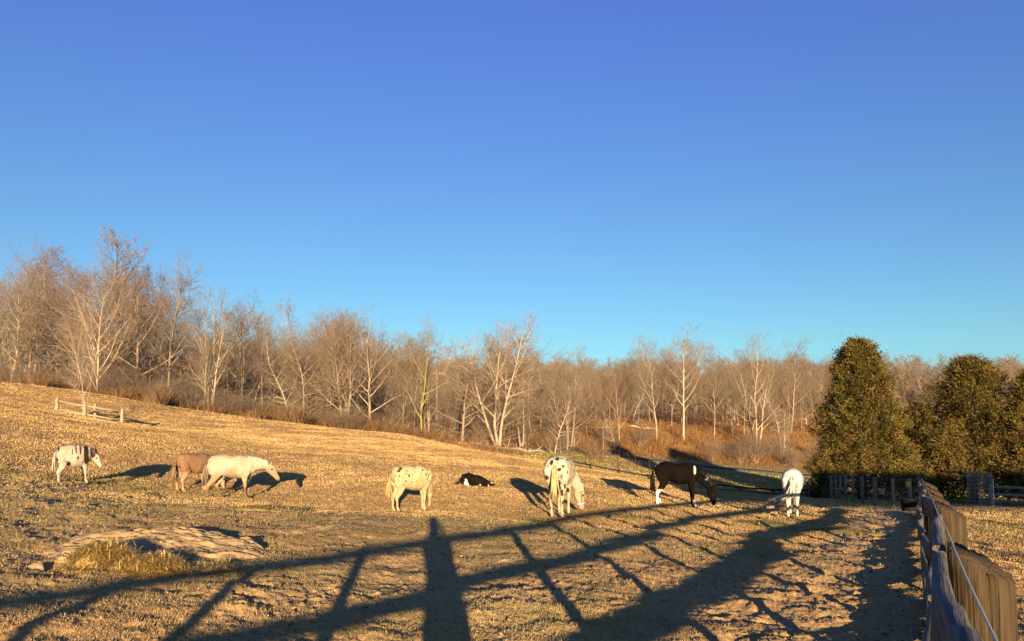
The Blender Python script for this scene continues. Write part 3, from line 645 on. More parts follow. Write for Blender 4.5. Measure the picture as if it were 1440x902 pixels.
# wire cage round a sapling on the right
cx, cy = U(1373, 40); cz = gz(cx, cy); cage = empty('wire_cage', (cx, cy, cz), 'tall cylinder of wire mesh round a sapling in front of the evergreens', 'plant cage')
m = MB(); rC = .56; hC = 1.85; nC = 20
for k in range(nC):
    a = k / nC * 6.283; m.tube([(rC * math.cos(a), rC * math.sin(a), 0), (rC * math.cos(a) + .02, rC * math.sin(a), hC / 2), (rC * math.cos(a) * .97, rC * math.sin(a), hC)], .007, 4)
for k in range(9):
    z = .05 + k * (hC - .06) / 8; m.tube([(rC * math.cos(t) * 1.005, rC * math.sin(t) * 1.005, z) for t in np.linspace(0, 6.283, 25)], .006, 4)
m.build('mesh', material('galvanised_mesh', (.34, .31, .27), rough=.5), cage)
MB().tube([(.50, -.3, -.2), (.53, -.32, 1.5)], .022, 8).build('stake', material('pale_stake', (.6, .58, .52)), cage)
sp_ = MB(); g_ = random.Random(4); sp_.tube([(0, 0, 0), (.03, 0, 1.5)], [.02, .008], 6)
for k in range(26):
    z = g_.uniform(.2, 1.4); a = g_.uniform(0, 6.28); sp_.tube([(0.02, 0, z), (.22 * math.cos(a), .22 * math.sin(a), z + .15), (.4 * math.cos(a), .4 * math.sin(a), z + .3)], [.008, .005, .002], 4)
tag(sp_.build('sapling', bark_pale, loc=(cx, cy, cz)), 'small leafless sapling inside the wire cage', 'sapling')
# buckets, tubs and small things
rub = material('black_rubber', (.02, .02, .022), rough=.5, var=.3); tanp = material('tan_bucket_plastic', (.33, .29, .22), rough=.6, var=.3, scale=8)
def bucket(c, r, h, mat, label, taper=.8, handle=True, hm=None, name='bucket'):
    e = empty(name, c, label, 'bucket')
    m = MB(); n = 20; a = np.arange(n) / n * 6.2832; V = []
    prof = [(r * taper, 0), (r * .97, h * .9), (r * 1.05, h * .91), (r * 1.05, h), (r * .97, h), (r * taper * .93, .02)]
    for rr_, z in prof: V.append(np.c_[np.cos(a) * rr_, np.sin(a) * rr_, np.full(n, z)])
    fs = [(i * n + k, i * n + (k + 1) % n, (i + 1) * n + (k + 1) % n, (i + 1) * n + k) for i in range(len(prof) - 1) for k in range(n)]
    fs += [tuple(range(n - 1, -1, -1)), tuple(range((len(prof) - 1) * n, len(prof) * n))]
    m.add(np.concatenate(V), fs).build('tub', mat, e, True)
    if handle: MB().tube([(r * math.cos(t), 0, h * .93 + r * .9 * math.sin(t)) for t in np.linspace(0, math.pi, 12)], .006, 6).build('handle', wire_m, e)
    return e
def at_g(u, v, Y, dz=0): p = px(u, v, Y); return (p[0], p[1], gz(p[0], p[1]) + dz)
c = FD * 28.0 + FP * (PW - .30); bucket((c[0], c[1], gz(*c) + .25), .27, .42, rub, 'black rubber bucket with a grey side hanging at the near end of the lane fence')
bucket(at_g(1179, 700, 42.0, .35), .2, .32, tanp, 'tan bucket hanging on the far left end of the curved dark fence', name='bucket')
bucket(at_g(1240, 700, 36.9, .62), .17, .28, tanp, 'beige bucket hanging in the middle of the curved dark fence', name='bucket')
bucket(at_g(1277, 680, 36.9, 1.0), .13, .26, material('yellow_feed_scoop', (.5, .42, .1)), 'yellowish pail hung high on the curved dark fence', name='pail')
bucket(at_g(1147, 700, 55, 0), .42, .8, rub, 'black water barrel at the corner where the two dark fences meet', taper=.95, handle=False, name='barrel')
bucket(at_g(1086, 700, 57, 0), .5, .5, rub, 'low black tub behind the tail of the white horse', taper=.9, handle=False, name='tub')

rock_m = material('grey_ledge_rock', (.34, .255, .13), color2=(.17, .12, .065), scale=4, bump=.05, bscale=8, rough=.9, detail=8)
def rock(name, c, rx, ry, h, seed, label, rz=0, flat=.5, n=56):
    g = np.random.default_rng(seed); th, ph = np.meshgrid(np.linspace(0, 2 * math.pi, n, endpoint=False), np.linspace(0, .5 * math.pi, n // 2)); 
    rad = np.cos(ph) ; X = np.cos(th) * rad; Y = np.sin(th) * rad; Z = np.sin(ph) ** flat
    nn = 1 + .5 * fbm(X * 1.5 + seed, Y * 1.5, seed, 4); X = X * nn; Y = Y * nn
    Z = np.clip(Z + .9 * fbm(X * 2.2, Y * 5, seed + 3, 4), -.2, 1.2)
    Xw = (X * math.cos(rz) * rx - Y * math.sin(rz) * ry).ravel(); Yw = (X * math.sin(rz) * rx + Y * math.cos(rz) * ry).ravel()
    zb = height(Xw + c[0], Yw + c[1]) - gz(*c[:2]); q_ = Z.ravel(); V = np.c_[Xw, Yw, zb + q_ * h * (1 + 1.0 * Yw / ry) + (fbm(Xw * 9 + 5, Yw * 14, 8, 4) * .05 + np.abs(fbm(Xw * 3, Yw * 7, 12, 3)) * -.10) * np.clip(q_ * 3, 0, 1) * min(1, rx) - .05 * (q_ < .15)]
    m_ = n // 2; fs = np.array([(i * n + k, i * n + (k + 1) % n, (i + 1) * n + (k + 1) % n, (i + 1) * n + k) for i in range(m_ - 1) for k in range(n)])
    return tag(np_mesh(name, V, fs, rock_m, smooth=True, loc=(c[0], c[1], gz(c[0], c[1]) - .03)), label, 'rock')
rc = on_ground(225, 8.9); rock('rock_ledge', rc, 1.30, .82, .14, 5, 'flat grey rock ledge breaking the turf in the left foreground', rz=.12, n=220)
for i, (u, v, Y, sz, lb) in enumerate(((100, 830, 7.9, .12, 'small stone left of the rock ledge near the shadow'), (62, 838, 7.6, .10, 'grey stone nearest the left edge in the foreground'), (1196, 805, 9.2, .06, 'pale small stone lying in the lane'), (1275, 862, 7.2, .07, 'yellowish lump at the foot of the near fence'), (700, 812, 8.6, .05, 'small pale pebble beside the photographer shadow'), (1080, 718, 24.2, .28, 'low dark log lump on the ground left of the white horse'))):
    p = on_ground(u, Y); rock('stone', p, sz, sz * .8, sz * .7, 20 + i, lb, n=20)

hay_m = material('hay_straw', (1, 1, 1), attr='tint', var=.15, trans=.4)
def hay(u, Y, rx, ry, h, n, label, seed, green=.0, L=.10):
    p = on_ground(u, Y); g = np.random.default_rng(seed)
    a = g.uniform(0, 6.283, n); r = np.sqrt(g.random(n)) * (1 + .35 * np.sin(3 * a + seed)); X = np.cos(a) * r * rx + g.normal(0, .05, n); Y_ = np.sin(a) * r * ry + g.normal(0, .05, n)
    Z = height(X + p[0], Y_ + p[1]) - p[2] + h * np.clip(1 - r ** 2, 0, 1) * g.random(n) ** .6 + .015
    d = np.c_[g.normal(0, 1, n), g.normal(0, 1, n), g.normal(.04, .20, n)]; d /= np.linalg.norm(d, axis=1)[:, None]; Ls = L * g.uniform(.4, 1.2, n)[:, None]
    wdt = np.cross(d, [0, 0, 1.]); wdt /= np.linalg.norm(wdt, axis=1)[:, None]; wdt *= max(.0028, Y * .0005)
    P = np.c_[X, Y_, Z]; mid = P + d * Ls * .5 + np.c_[np.zeros(n), np.zeros(n), np.abs(g.normal(0, .02, n)) * L * 3]; e2 = P + d * Ls
    V = np.stack([P - wdt, P + wdt, mid + wdt, mid - wdt, e2], 1); b = np.arange(n)[:, None] * 5
    c = np.array([(.60, .45, .17)]) * (1 - green) + np.array([(.32, .33, .13)]) * green; c = c * g.uniform(.6, 1.3, n)[:, None]
    # matted core of the pile
    q = 28; th, rd = np.meshgrid(np.linspace(0, 6.283, q, endpoint=False), np.linspace(1, 0, 9)); nn = 1 + .35 * np.sin(3 * th + seed)
    CX = np.cos(th) * rd * rx * nn; CY = np.sin(th) * rd * ry * nn
    CZ = height((CX + p[0]).ravel(), (CY + p[1]).ravel()) - p[2] + (h * .75 * np.clip(1 - rd ** 2, 0, 1) + .04 * h * np.sin(CX * 30) * rd).ravel() + .005 - .03 * (rd.ravel() > .99)
    CV = np.c_[CX.ravel(), CY.ravel(), CZ]; cf = np.array([(i * q + k, i * q + (k + 1) % q, (i + 1) * q + (k + 1) % q, (i + 1) * q + k) for i in range(8) for k in range(q)]) + n * 5
    allV = np.r_[V.reshape(-1, 3), CV]; allC = np.r_[c.repeat(5, 0), np.tile(c.mean(0) * 1.0, (len(CV), 1))]
    o = np_mesh('hay_pile', allV, [np.array([[0, 1, 2, 3]]) + b, np.array([[3, 2, 4]]) + b, cf], hay_m, loc=p, colattr={'tint': allC})
    tag(o, label, 'hay pile')
hay(160, 7.95, .36, .24, .24, 20000, 'pale golden hay heap on the left side of the rock ledge', 1)
hay(228, 7.85, .30, .16, .15, 11000, 'lower hay heap in the middle of the rock ledge', 2)
hay(318, 7.9, .18, .14, .10, 900, 'small tuft of hay at the right end of the rock ledge', 3)
hay(388, 15.0, .75, .6, .10, 3000, 'flat scattered hay patch in the pasture below the white pony', 4, .2)
hay(880, 19.0, .8, .6, .12, 2500, 'hay patch right of the head of the big spotted horse', 5, .15)
hay(1075, 20.0, .95, .6, .12, 2600, 'greenish hay heap in front of the white horse', 6, .5)
hay(1178, 19.0, 1.0, .6, .16, 2800, 'greenish hay heap at the edge of the lane', 7, .6)
hay(560, 16.2, .8, .6, .05, 1500, 'thin hay scatter under the small spotted pony', 8, .3)

# clods and crumbs of trampled soil, one uncountable scatter
def crumbs(n, name, label, seed, smin, smax, cols, cat, rmax=26, need=.25):
    g = np.random.default_rng(seed); a = np.radians(g.uniform(-38, 38, n)); r = 1 / (1 / rmax + (1 / 4.2 - 1 / rmax) * g.random(n)); X = r * np.sin(a); Y = r * np.cos(a)
    d, gr, va, li = zones(X, Y); k = (d + g.normal(0, .12, n)) > need; X, Y, d, r = X[k], Y[k], d[k], r[k]; n = len(X); Z = height(X, Y) + micro(X, Y, d)
    sz = (smin + (smax - smin) * g.random(n) ** 3) * np.clip(r / 10, .7, 1.8)
    O = np.array([(1, 0, 0), (0, 1, 0), (-1, 0, 0), (0, -1, 0), (0, 0, .75), (0, 0, -.5)])[None].repeat(n, 0) * g.uniform(.6, 1.3, (n, 6, 1)) + g.normal(0, .15, (n, 6, 3)); th = g.uniform(0, 6.28, n)
    c_, s_ = np.cos(th)[:, None], np.sin(th)[:, None]; V = np.stack([O[..., 0] * c_ - O[..., 1] * s_, O[..., 0] * s_ + O[..., 1] * c_, O[..., 2]], -1) * sz[:, None, None] + np.c_[X, Y, Z][:, None]
    Fc = np.array([(0, 1, 4), (1, 2, 4), (2, 3, 4), (3, 0, 4), (1, 0, 5), (2, 1, 5), (3, 2, 5), (0, 3, 5)])[None] + (np.arange(n) * 6)[:, None, None]
    c = np.array(cols)[g.integers(0, len(cols), n)] * g.uniform(.7, 1.2, n)[:, None]
    tag(np_mesh(name, V.reshape(-1, 3), Fc.reshape(-1, 3), material(name, (1, 1, 1), attr='tint', var=.3, scale=30), colattr={'tint': c.repeat(6, 0)}), label, cat, kind='stuff')
crumbs(16000, 'soil_clods', 'crumbs and clods of trodden soil scattered over the bare ground', 21, .006, .026, [(.26, .17, .09), (.20, .13, .07), (.30, .21, .11), (.13, .085, .05)], 'soil')
crumbs(2500, 'manure_crumbs', 'dark scattered crumbs of manure over the pasture', 22, .012, .045, [(.17, .115, .06), (.21, .14, .08)], 'manure', 34, -.2)

g_ = random.Random(31)
for (u, Y, ln, rz) in ((655, 92, 6.5, .2), (700, 95, 8.0, -.35), (745, 97, 5.0, .5), (842, 128, 6.0, .1), (905, 130, 5.0, -.2), (410, 82, 5.0, .3), (560, 86, 6.0, -.4)):
    x, y = U(u, Y); m = MB(); P = []
    for k in range(7): q = (k / 6 - .5) * ln; P.append((q * math.cos(rz), q * math.sin(rz), gz(x + q * math.cos(rz), y + q * math.sin(rz)) - gz(x, y) + .25 + .1 * math.sin(k * 1.7)))
    m.tube(P, np.linspace(.17, .05, 7), 8)
    for k in range(7): b0 = np.array(P[g_.randint(1, 5)]); d = np.array([g_.uniform(-1, 1), g_.uniform(-.6, .6), g_.uniform(.3, 1.2)]) * g_.uniform(.5, 1.6); m.tube([b0, b0 + d * .5, b0 + d + (0, 0, .1)], [.05, .035, .01], 5)
    tag(m.build('fallen_log', bark_pale, smooth=True, loc=(x, y, gz(x, y))), 'pale fallen log with broken branches lying at the foot of the wood', 'log', 'fallen logs under the wood')

# utility pole and wires
ux, uy = U(614, 112); uz = gz(ux, uy); pole = empty('utility_pole', (ux, uy, uz), 'wooden utility pole with a crossarm among the trees in the middle', 'utility pole')
MB().tube([(0, 0, -1), (0, 0, 5), (0, 0, 10.2)], [.17, .15, .12], 10).build('pole', bark_pale, pole, True)
MB().box((0, -.12, 9.6), (2.6, .12, .14)).build('crossarm', bark_pale, pole)
for k in (-1.1, -.4, .4, 1.1): MB().tube([(k, -.12, 9.67), (k, -.12, 9.9)], [.05, .035], 8).build('insulator', material('insulator', (.3, .3, .3)), pole)
p2 = (60, 118); z2 = gz(*p2); pole2 = empty('utility_pole', (p2[0], p2[1], z2), 'second utility pole hidden behind the big evergreen', 'utility pole')
MB().tube([(0, 0, -1), (0, 0, 10)], [.16, .12], 10).build('pole', bark_pale, pole2, True); MB().box((0, -.12, 9.4), (2.4, .12, .14)).build('crossarm', bark_pale, pole2)
wm = material('cable', (.35, .27, .2))
for i, (zo, o_) in enumerate(((9.9, -1.1), (9.9, .4), (8.2, 0))):
    A = np.array([ux + o_, uy - .12, uz + zo]); B = np.array([p2[0] + o_, p2[1] - .12, z2 + zo - .4]); t = np.linspace(0, 1, 24)[:, None]
    P = A * (1 - t) + B * t; P[:, 2] -= (1 - (2 * t[:, 0] - 1) ** 2) * 1.6
    MB().tube(P, .022, 4).build('cable', wm, pole)

# ------------------------------------------------------------------ animals
def remeshed(name, mb, vox, parent, mat, colfn=None, smooth_it=3):
    o = mb.build(name, mat); md = o.modifiers.new('r', 'REMESH'); md.mode = 'VOXEL'; md.voxel_size = vox; md.use_smooth_shade = True
    sm = o.modifiers.new('s', 'SMOOTH'); sm.iterations = smooth_it; sm.factor = .5
    bpy.context.view_layer.update(); dg = bpy.context.evaluated_depsgraph_get()
    me = bpy.data.meshes.new_from_object(o.evaluated_get(dg)); old = o.data; o.modifiers.clear(); o.data = me; bpy.data.meshes.remove(old)
    me.name = name; n = len(me.vertices); co = np.empty(n * 3, np.float32); me.vertices.foreach_get('co', co); co = co.reshape(-1, 3)
    me.polygons.foreach_set('use_smooth', np.ones(len(me.polygons), bool))
    if colfn is not None:
        for a in list(me.color_attributes): me.color_attributes.remove(a)
        at = me.color_attributes.new('coat', 'FLOAT_COLOR', 'POINT'); cc = np.ones((n, 4), np.float32); cc[:, :3] = colfn(co); at.data.foreach_set('color', cc.ravel())
    if not me.materials: me.materials.append(mat)
    o.parent = parent; return o
coat = material('animal_coat', (1, 1, 1), attr='coat', var=.32, scale=7, rough=.85, spec=.08, bump=.014, bscale=26, stretch=(1, 1, 1.6))
hoof_m = material('hoof', (.06, .045, .035), rough=.6)
def mixc(a, b, f): return a * (1 - f[:, None]) + np.array(b) * f[:, None]
def blob(co, spots, soft=.015):
    f = np.zeros(len(co))
    for s_ in spots:
        c = np.array(s_[:3]); r = s_[3]; st = np.array(s_[4:7]) if len(s_) > 4 else np.ones(3)
        d = np.linalg.norm((co - c) * st, axis=1) + .05 * (vnoise(co[:, 0] * 14, co[:, 2] * 14 + co[:, 1] * 9, 3) - .5)
        f = np.maximum(f, sstep(-d, -r - soft, -r + soft))
    return f
def lerp_yaw(P, base, yaw):
    """bend points sideways round the neck base, growing along the neck"""
    P = np.array(P, float); n = len(P); out = P.copy()
    prev = P[0].copy(); q = np.array([*P[0][:2], P[0][2]])
    cur = P[0][:3].copy(); out[0, :3] = cur
    for i in range(1, n):
        d = P[i][:3] - P[i - 1][:3]; t = min(1, (i + .3) / 4.0); a = yaw * t
        d = np.array([d[0] * math.cos(a) - d[1] * math.sin(a), d[0] * math.sin(a) + d[1] * math.cos(a), d[2]])
        cur = cur + d; out[i, :3] = cur
    return out
def equine(name, label, cat, x, y, yaw, sc, pose='graze', neck_yaw=0.0, fat=1.0, legl=1.0, nl=1.0, lg=1.18, hs=1.1, swing=(0, 0, 0, 0), colfn=None, ear=.17, muz=(.10, .07, .06), ear_c=(.10, .07, .05), mane_c=(.6, .5, .3), tail_c=(.6, .5, .3), sx=1.0,
           tail_swing=0.0, tail_l=1.0, halter=None, mane=True, hoof_dark=True, group=None, vox=.017, tuft=False):
    z0 = gz(x, y); e = empty(name, (x, y, z0), label, cat, yaw, group, (sc * sx, sc, sc))
    Z = lambda z: z if z > .95 else z - (1 - legl) * .55 * 1.0
    dz = -(1 - legl) * .5            # whole trunk lowered for short legs
    def leg(pts, yy, sw):
        zt = pts[0][1] + dz; out = []; bend = sw
        for (px_, pz, a, b_) in pts:
            z = pz + dz if pz > .8 else pz * (.8 + dz) / .8
            k = (zt - z) / zt
            out.append((px_ + bend * k * 1.0, yy * (1 - .12 * k), z, a * lg, b_ * lg))
        return out
    mb = MB()
    def loft(P, n=14, lat=(0, 1, 0)):
        P = np.array(P, float); mb.tube(P[:, :3], P[:, 4], n, lat=lat, hw=P[:, 3])
    f = fat
    trunk = [(-.80, 0, 1.22, .06, .08), (-.76, 0, 1.22, .15 * f, .18), (-.66, 0, 1.24, .235 * f, .27), (-.48, 0, 1.25, .275 * f, .305), (-.25, 0, 1.19, .285 * f, .30 * f), (0, 0, 1.15 - .02 * f, .31 * f, .31 * f), (.22, 0, 1.14, .285 * f, .325 * f),
             (.42, 0, 1.16, .245 * f, .345), (.58, 0, 1.15, .20 * f, .28), (.70, 0, 1.12, .13 * f, .19), (.76, 0, 1.12, .05, .08)]
    loft([(a, b, c + dz, d, h) for a, b, c, d, h in trunk], 22)
    # haunches and shoulders
    for s_ in (-1, 1):
        loft([(-.58, s_ * .13 * f, 1.40 + dz, .09, .14), (-.58, s_ * .17 * f, 1.2 + dz, .13, .22), (-.52, s_ * .17 * f, .98 + dz, .11, .20), (-.47, s_ * .155, .82 + dz, .08, .13)], 14)
        loft([(.42, s_ * .12 * f, 1.36 + dz, .06, .10), (.48, s_ * .17 * f, 1.14 + dz, .09, .17), (.44, s_ * .16, .92 + dz, .085, .13), (.40, s_ * .145, .80 + dz, .07, .09)], 14)
    hind = [(-.54, 1.0, .10, .17), (-.47, .84, .085, .13), (-.54, .68, .062, .085), (-.64, .53, .046, .062), (-.66, .47, .044, .056), (-.64, .36, .030, .036), (-.635, .22, .029, .033), (-.625, .14, .037, .042), (-.59, .075, .034, .038), (-.57, .035, .047, .052)]
    fore = [(.40, .95, .085, .13), (.39, .78, .066, .085), (.40, .62, .052, .060), (.405, .49, .044, .048), (.405, .44, .042, .046), (.40, .34, .029, .032), (.40, .22, .028, .031), (.405, .14, .036, .041), (.435, .075, .034, .038), (.45, .035, .046, .051)]
    feet = []
    for i, (P, yy) in enumerate(((hind, .145), (hind, -.145), (fore, .13), (fore, -.13))):
        L_ = leg(P, yy * (.6 + .4 * f), swing[i]); loft(L_, 12); feet.append(L_[-1])
    # neck and head
    NK = {'graze': [(.42, 1.17, .15, .27), (.62, 1.10, .125, .235), (.80, .94, .105, .185), (.95, .75, .09, .15), (1.05, .585, .078, .12), (1.09, .50, .07, .10)],
          'low': [(.40, 1.18, .15, .27), (.62, 1.22, .12, .23), (.84, 1.24, .10, .18), (1.03, 1.22, .085, .145), (1.16, 1.20, .075, .12), (1.20, 1.19, .06, .09)],
          'up': [(.40, 1.20, .15, .27), (.60, 1.32, .12, .22), (.75, 1.45, .10, .17), (.86, 1.56, .08, .14), (.93, 1.62, .07, .11), (.97, 1.63, .06, .09)]}[pose]
    hd = {'graze': (.16, -1.0), 'low': (.50, -.68), 'up': (.72, -.55)}[pose]; hl = np.array(hd) / np.hypot(*hd)
    hb = np.array(NK[-2][:2]); NK = [(NK[0][0] + (a - NK[0][0]) * nl, b, c * (1 + .22 * (fat - 1) / .2), d * (1 + .15 * (fat - 1) / .2)) for a, b, c, d in NK]; hb = np.array(NK[-2][:2]); NP = [(a, 0, b + dz, c, d) for a, b, c, d in NK]
    HH = [(-.03, .06, .07), (.06, .088, .115), (.17, .088, .14), (.28, .070, .112), (.40, .054, .080), (.49, .053, .068), (.545, .052, .058), (.575, .030, .034)]
    perp = np.array([hl[1], -hl[0]]);  # towards throat
    HP = [(hb[0] + hl[0] * t * hs, 0, hb[1] + hl[1] * t * hs + dz, w_ * hs, h_ * hs) for t, w_, h_ in HH]
    allp = np.array(NP[:-1] + HP[1:]); nN = len(NP) - 1
    if pose == 'graze':            # stretch so that the muzzle reaches the grass
        low = allp[-1, 2]; zt0 = allp[0, 2]; kk = (allp[:, 2] - low) / (zt0 - low); allp[:, 2] = (zt0 - .07) * kk + .07
    bent = lerp_yaw(allp, None, neck_yaw)
    latv = np.array([-math.sin(neck_yaw), math.cos(neck_yaw), 0])
    NB = np.r_[bent[:nN], [bent[nN] * .5 + bent[nN - 1] * .5]]; NB[-1, 3:] = NB[-2, 3:] * .8
    def loft2(P, n=16, t0=0.0, t1=1.0):
        P = np.array(P); T = np.gradient(P[:, :3], axis=0); m_ = len(P); V = []; fs = []
        for i in range(m_):
            t = T[i] / np.linalg.norm(T[i]); w_ = t0 + (t1 - t0) * i / (m_ - 1); L_ = np.array([0, 1., 0]) * (1 - w_) + latv * w_; L_ = L_ - t * L_.dot(t); L_ /= np.linalg.norm(L_); e2 = np.cross(t, L_)
            a = np.arange(n) / n * 6.28318; V.append(P[i, :3] + np.outer(np.cos(a) * P[i, 3], L_) + np.outer(np.sin(a) * P[i, 4], e2))
        for i in range(m_ - 1):
            for k in range(n): fs.append((i * n + k, i * n + (k + 1) % n, (i + 1) * n + (k + 1) % n, (i + 1) * n + k))
        fs += [tuple(range(n - 1, -1, -1)), tuple(range((m_ - 1) * n, m_ * n))]; mb.add(np.concatenate(V), fs)
    loft2(NB, 16, 0, 1)
    HD = np.r_[[bent[nN - 1]], bent[nN:]]; HD[0, 3:] = (.065, .09); loft2(HD, 16, 1, 1)
    # frame of the head for ears, eyes, halter
    A = bent[nN, :3]; B = bent[-1, :3]; t = (B - A) / np.linalg.norm(B - A); e2 = np.cross(t, latv)
    if e2[2] < 0 and pose != 'graze': e2 = -e2
    if pose == 'graze':
        fw = np.array([math.cos(neck_yaw), math.sin(neck_yaw), 0]);  e2 = e2 if e2.dot(fw) > 0 else -e2
    fore_d = e2                                   # towards the forehead
    for s_ in (-1, 1):
        b0 = A + latv * s_ * .055 + fore_d * .07 + t * .02; ed = -t * (.55 if pose != 'graze' else 1) + np.array([0, 0, .75 if pose != 'graze' else 0]); ed /= np.linalg.norm(ed); tip = b0 + ed * ear * 1.15 + latv * s_ * .06
        mb.tube([b0 + t * .03, b0 * .55 + tip * .45, tip], [.042, .052, .012], 8, lat=latv, hw=[.034, .044, .012])
    for s_ in (-1, 1):                            # brow over the eye
        c = A + t * .13 + latv * s_ * .072 + fore_d * .045; mb.tube([c - t * .03, c, c + t * .03], [.012, .024, .012], 8)
    def cf2(co):
        c = colfn(co); d = co - A; al = d @ t; of = np.linalg.norm(d - al[:, None] * t, axis=1)
        on = (of < .20) * (al > .02); c = mixc(c, muz, sstep(al, .40 * hs, .52 * hs) * on * .85)
        for q_ in (-1, 1): c = mixc(c, (.02, .014, .01), sstep(-np.linalg.norm(co - (A + t * .16 + latv * q_ * .095 + fore_d * .05), axis=1), -.050, -.030) * .85)
        ea = sstep(-al, -.02, .05) * sstep((d @ fore_d), .02, .06) * (of < .25) * (al > -.5)
        return mixc(c, ear_c, ea * .8) if ear_c is not None else c
    o = remeshed('body', mb, vox, e, coat, cf2)
    eye_m = material('eye', (.01, .008, .006), rough=.1, spec=.6) if 'eye' not in bpy.data.materials else bpy.data.materials['eye']
    for s_ in (-1, 1):
        c = A + t * .15 + latv * s_ * .098 + fore_d * .05; MB().tube([c - t * .016, c - t * .008, c + t * .008, c + t * .016], [.004, .016, .016, .004], 8, lat=latv).build('eye', eye_m, e, True)
    for F_ in feet:
        px_, py_, pz_ = F_[0] + .012, F_[1], 0
        MB().tube([(px_, py_, .062), (px_ + .012, py_, .03), (px_ + .022, py_, -.015)], [.048, .056, .062], 12, lat=(0, 1, 0), hw=[.045, .052, .057]).build('hoof', hoof_m, e, True)
    g = np.random.default_rng(int(abs(x) * 100))
    hm = lambda c: material('hair', tuple(c), var=.5, scale=20, stretch=(1, 1, .2), rough=.7)
    tl = MB(); h0 = 1.30 + dz
    for k in range(22):
        a = g.normal(0, .028, 2); sp = g.uniform(.8, 1.0) * tail_l; sw = tail_swing * g.uniform(.0, 1.4)
        pts = [(-.77, a[0] * .4, h0 + .02), (-.86, a[0] * .8, h0 - .10), (-.885 + a[1], a[0], h0 - .32 * sp), (-.875 + a[1] * 1.6, a[0] * 1.6 + sw * .10, h0 - .62 * sp), (-.86 + a[1] * 2, a[0] * 2.4 + sw * .55, h0 - (.88 - .06 * (sw > 0)) * sp)]
        tl.tube(pts, np.array([.030, .034, .030, .022, .004]) * g.uniform(.6, 1.0), 6)
    tl.build('tail', hm(tail_c), e, True)
    if mane:
        mm = MB(); Pn = bent[:nN + 1]
        for k in range(60):
            q = g.uniform(0.6, nN - .05); i = int(q); fr = q - i; c = Pn[i] * (1 - fr) + Pn[i + 1] * fr
            tt = Pn[i + 1, :3] - Pn[i, :3]; tt /= np.linalg.norm(tt); w_ = q / nN; L_ = np.array([0, 1., 0]) * (1 - w_) + latv * w_; u_ = np.cross(tt, L_); u_ = u_ if (u_[2] > 0 or pose == 'graze' and u_[0] * math.cos(neck_yaw) + u_[1] * math.sin(neck_yaw) > 0) else -u_
            b0 = c[:3] + u_ * c[4] * .93; sd_ = -1 if not tuft else 0
            if tuft: mm.tube([b0, b0 + u_ * .05 + tt * .01], [.012, .006], 5)
            else: mm.tube([b0 - u_ * .01, b0 + u_ * .03 + L_ * sd_ * .03, b0 + L_ * sd_ * (c[3] * .9) - u_ * .04 + np.array([0, 0, -.03]), b0 + L_ * sd_ * (c[3] * 1.08) + np.array([0, 0, -.15]) - u_ * .05], [.012, .018, .014, .003], 5)
        fl = A + fore_d * .06
        for k in range(8 if not tuft else 0): mm.tube([fl - t * .05 + latv * g.normal(0, .02), fl + t * .03 + fore_d * .02 + latv * g.normal(0, .02), fl + t * .13 + latv * g.normal(0, .03)], [.012, .014, .003], 5)
        mm.build('mane', hm(mane_c), e, True)
    if halter:
        hmm = material('halter_strap', halter[0], rough=.6, var=.1); nm = material('halter_noseband', halter[1], rough=.6, var=.1)
        def ringat(dist, wr, hr, w2, mt, nmx):
            c = A + t * dist; an = np.linspace(0, 6.283, 25); pts = [c + latv * math.cos(q) * wr + fore_d * math.sin(q) * hr for q in an]; m_ = MB(); m_.tube(pts, w2, 6); m_.build(nmx, mt, e, True)
        ringat(.36, .072, .100, .020, nm, 'noseband'); ringat(.05, .10, .125, .012, hmm, 'crown_strap')
        for s_ in (-1, 1): MB().tube([A + t * .05 + latv * s_ * .098, A + t * .2 + latv * s_ * .098 - fore_d * .02, A + t * .36 + latv * s_ * .076], .012, 6).build('cheek_strap', hmm, e, True)
    return e

def white_pony(co):
    c = np.tile(np.array([.37, .315, .225]), (len(co), 1)); n = fbm(co[:, 0] * 3 + 4, co[:, 2] * 3 + co[:, 1] * 2, 61, 4)
    c = mixc(c, (.27, .18, .10), np.clip(sstep(-co[:, 2], -1.12, -.75) * .75 + n * 1.1, 0, .8)); c = mixc(c, (.46, .40, .30), np.clip(-n * 2.5, 0, .6)); c = mixc(c, (.13, .08, .05), sstep(-co[:, 2], -.48, -.30) * .9)
    c = mixc(c, (.25, .15, .09), blob(co, [(-.45, -.2, .80, .10), (.38, -.15, .78, .09)], .06) * .7)
    g = np.random.default_rng(2); sp = [(g.uniform(-.75, -.3), -g.uniform(.1, .3), g.uniform(1.05, 1.5), .012) for _ in range(26)]; c = mixc(c, (.12, .08, .05), blob(co, sp, .01))
    return mixc(c, (.10, .07, .06), sstep(co[:, 0], 1.52, 1.57) * .6)
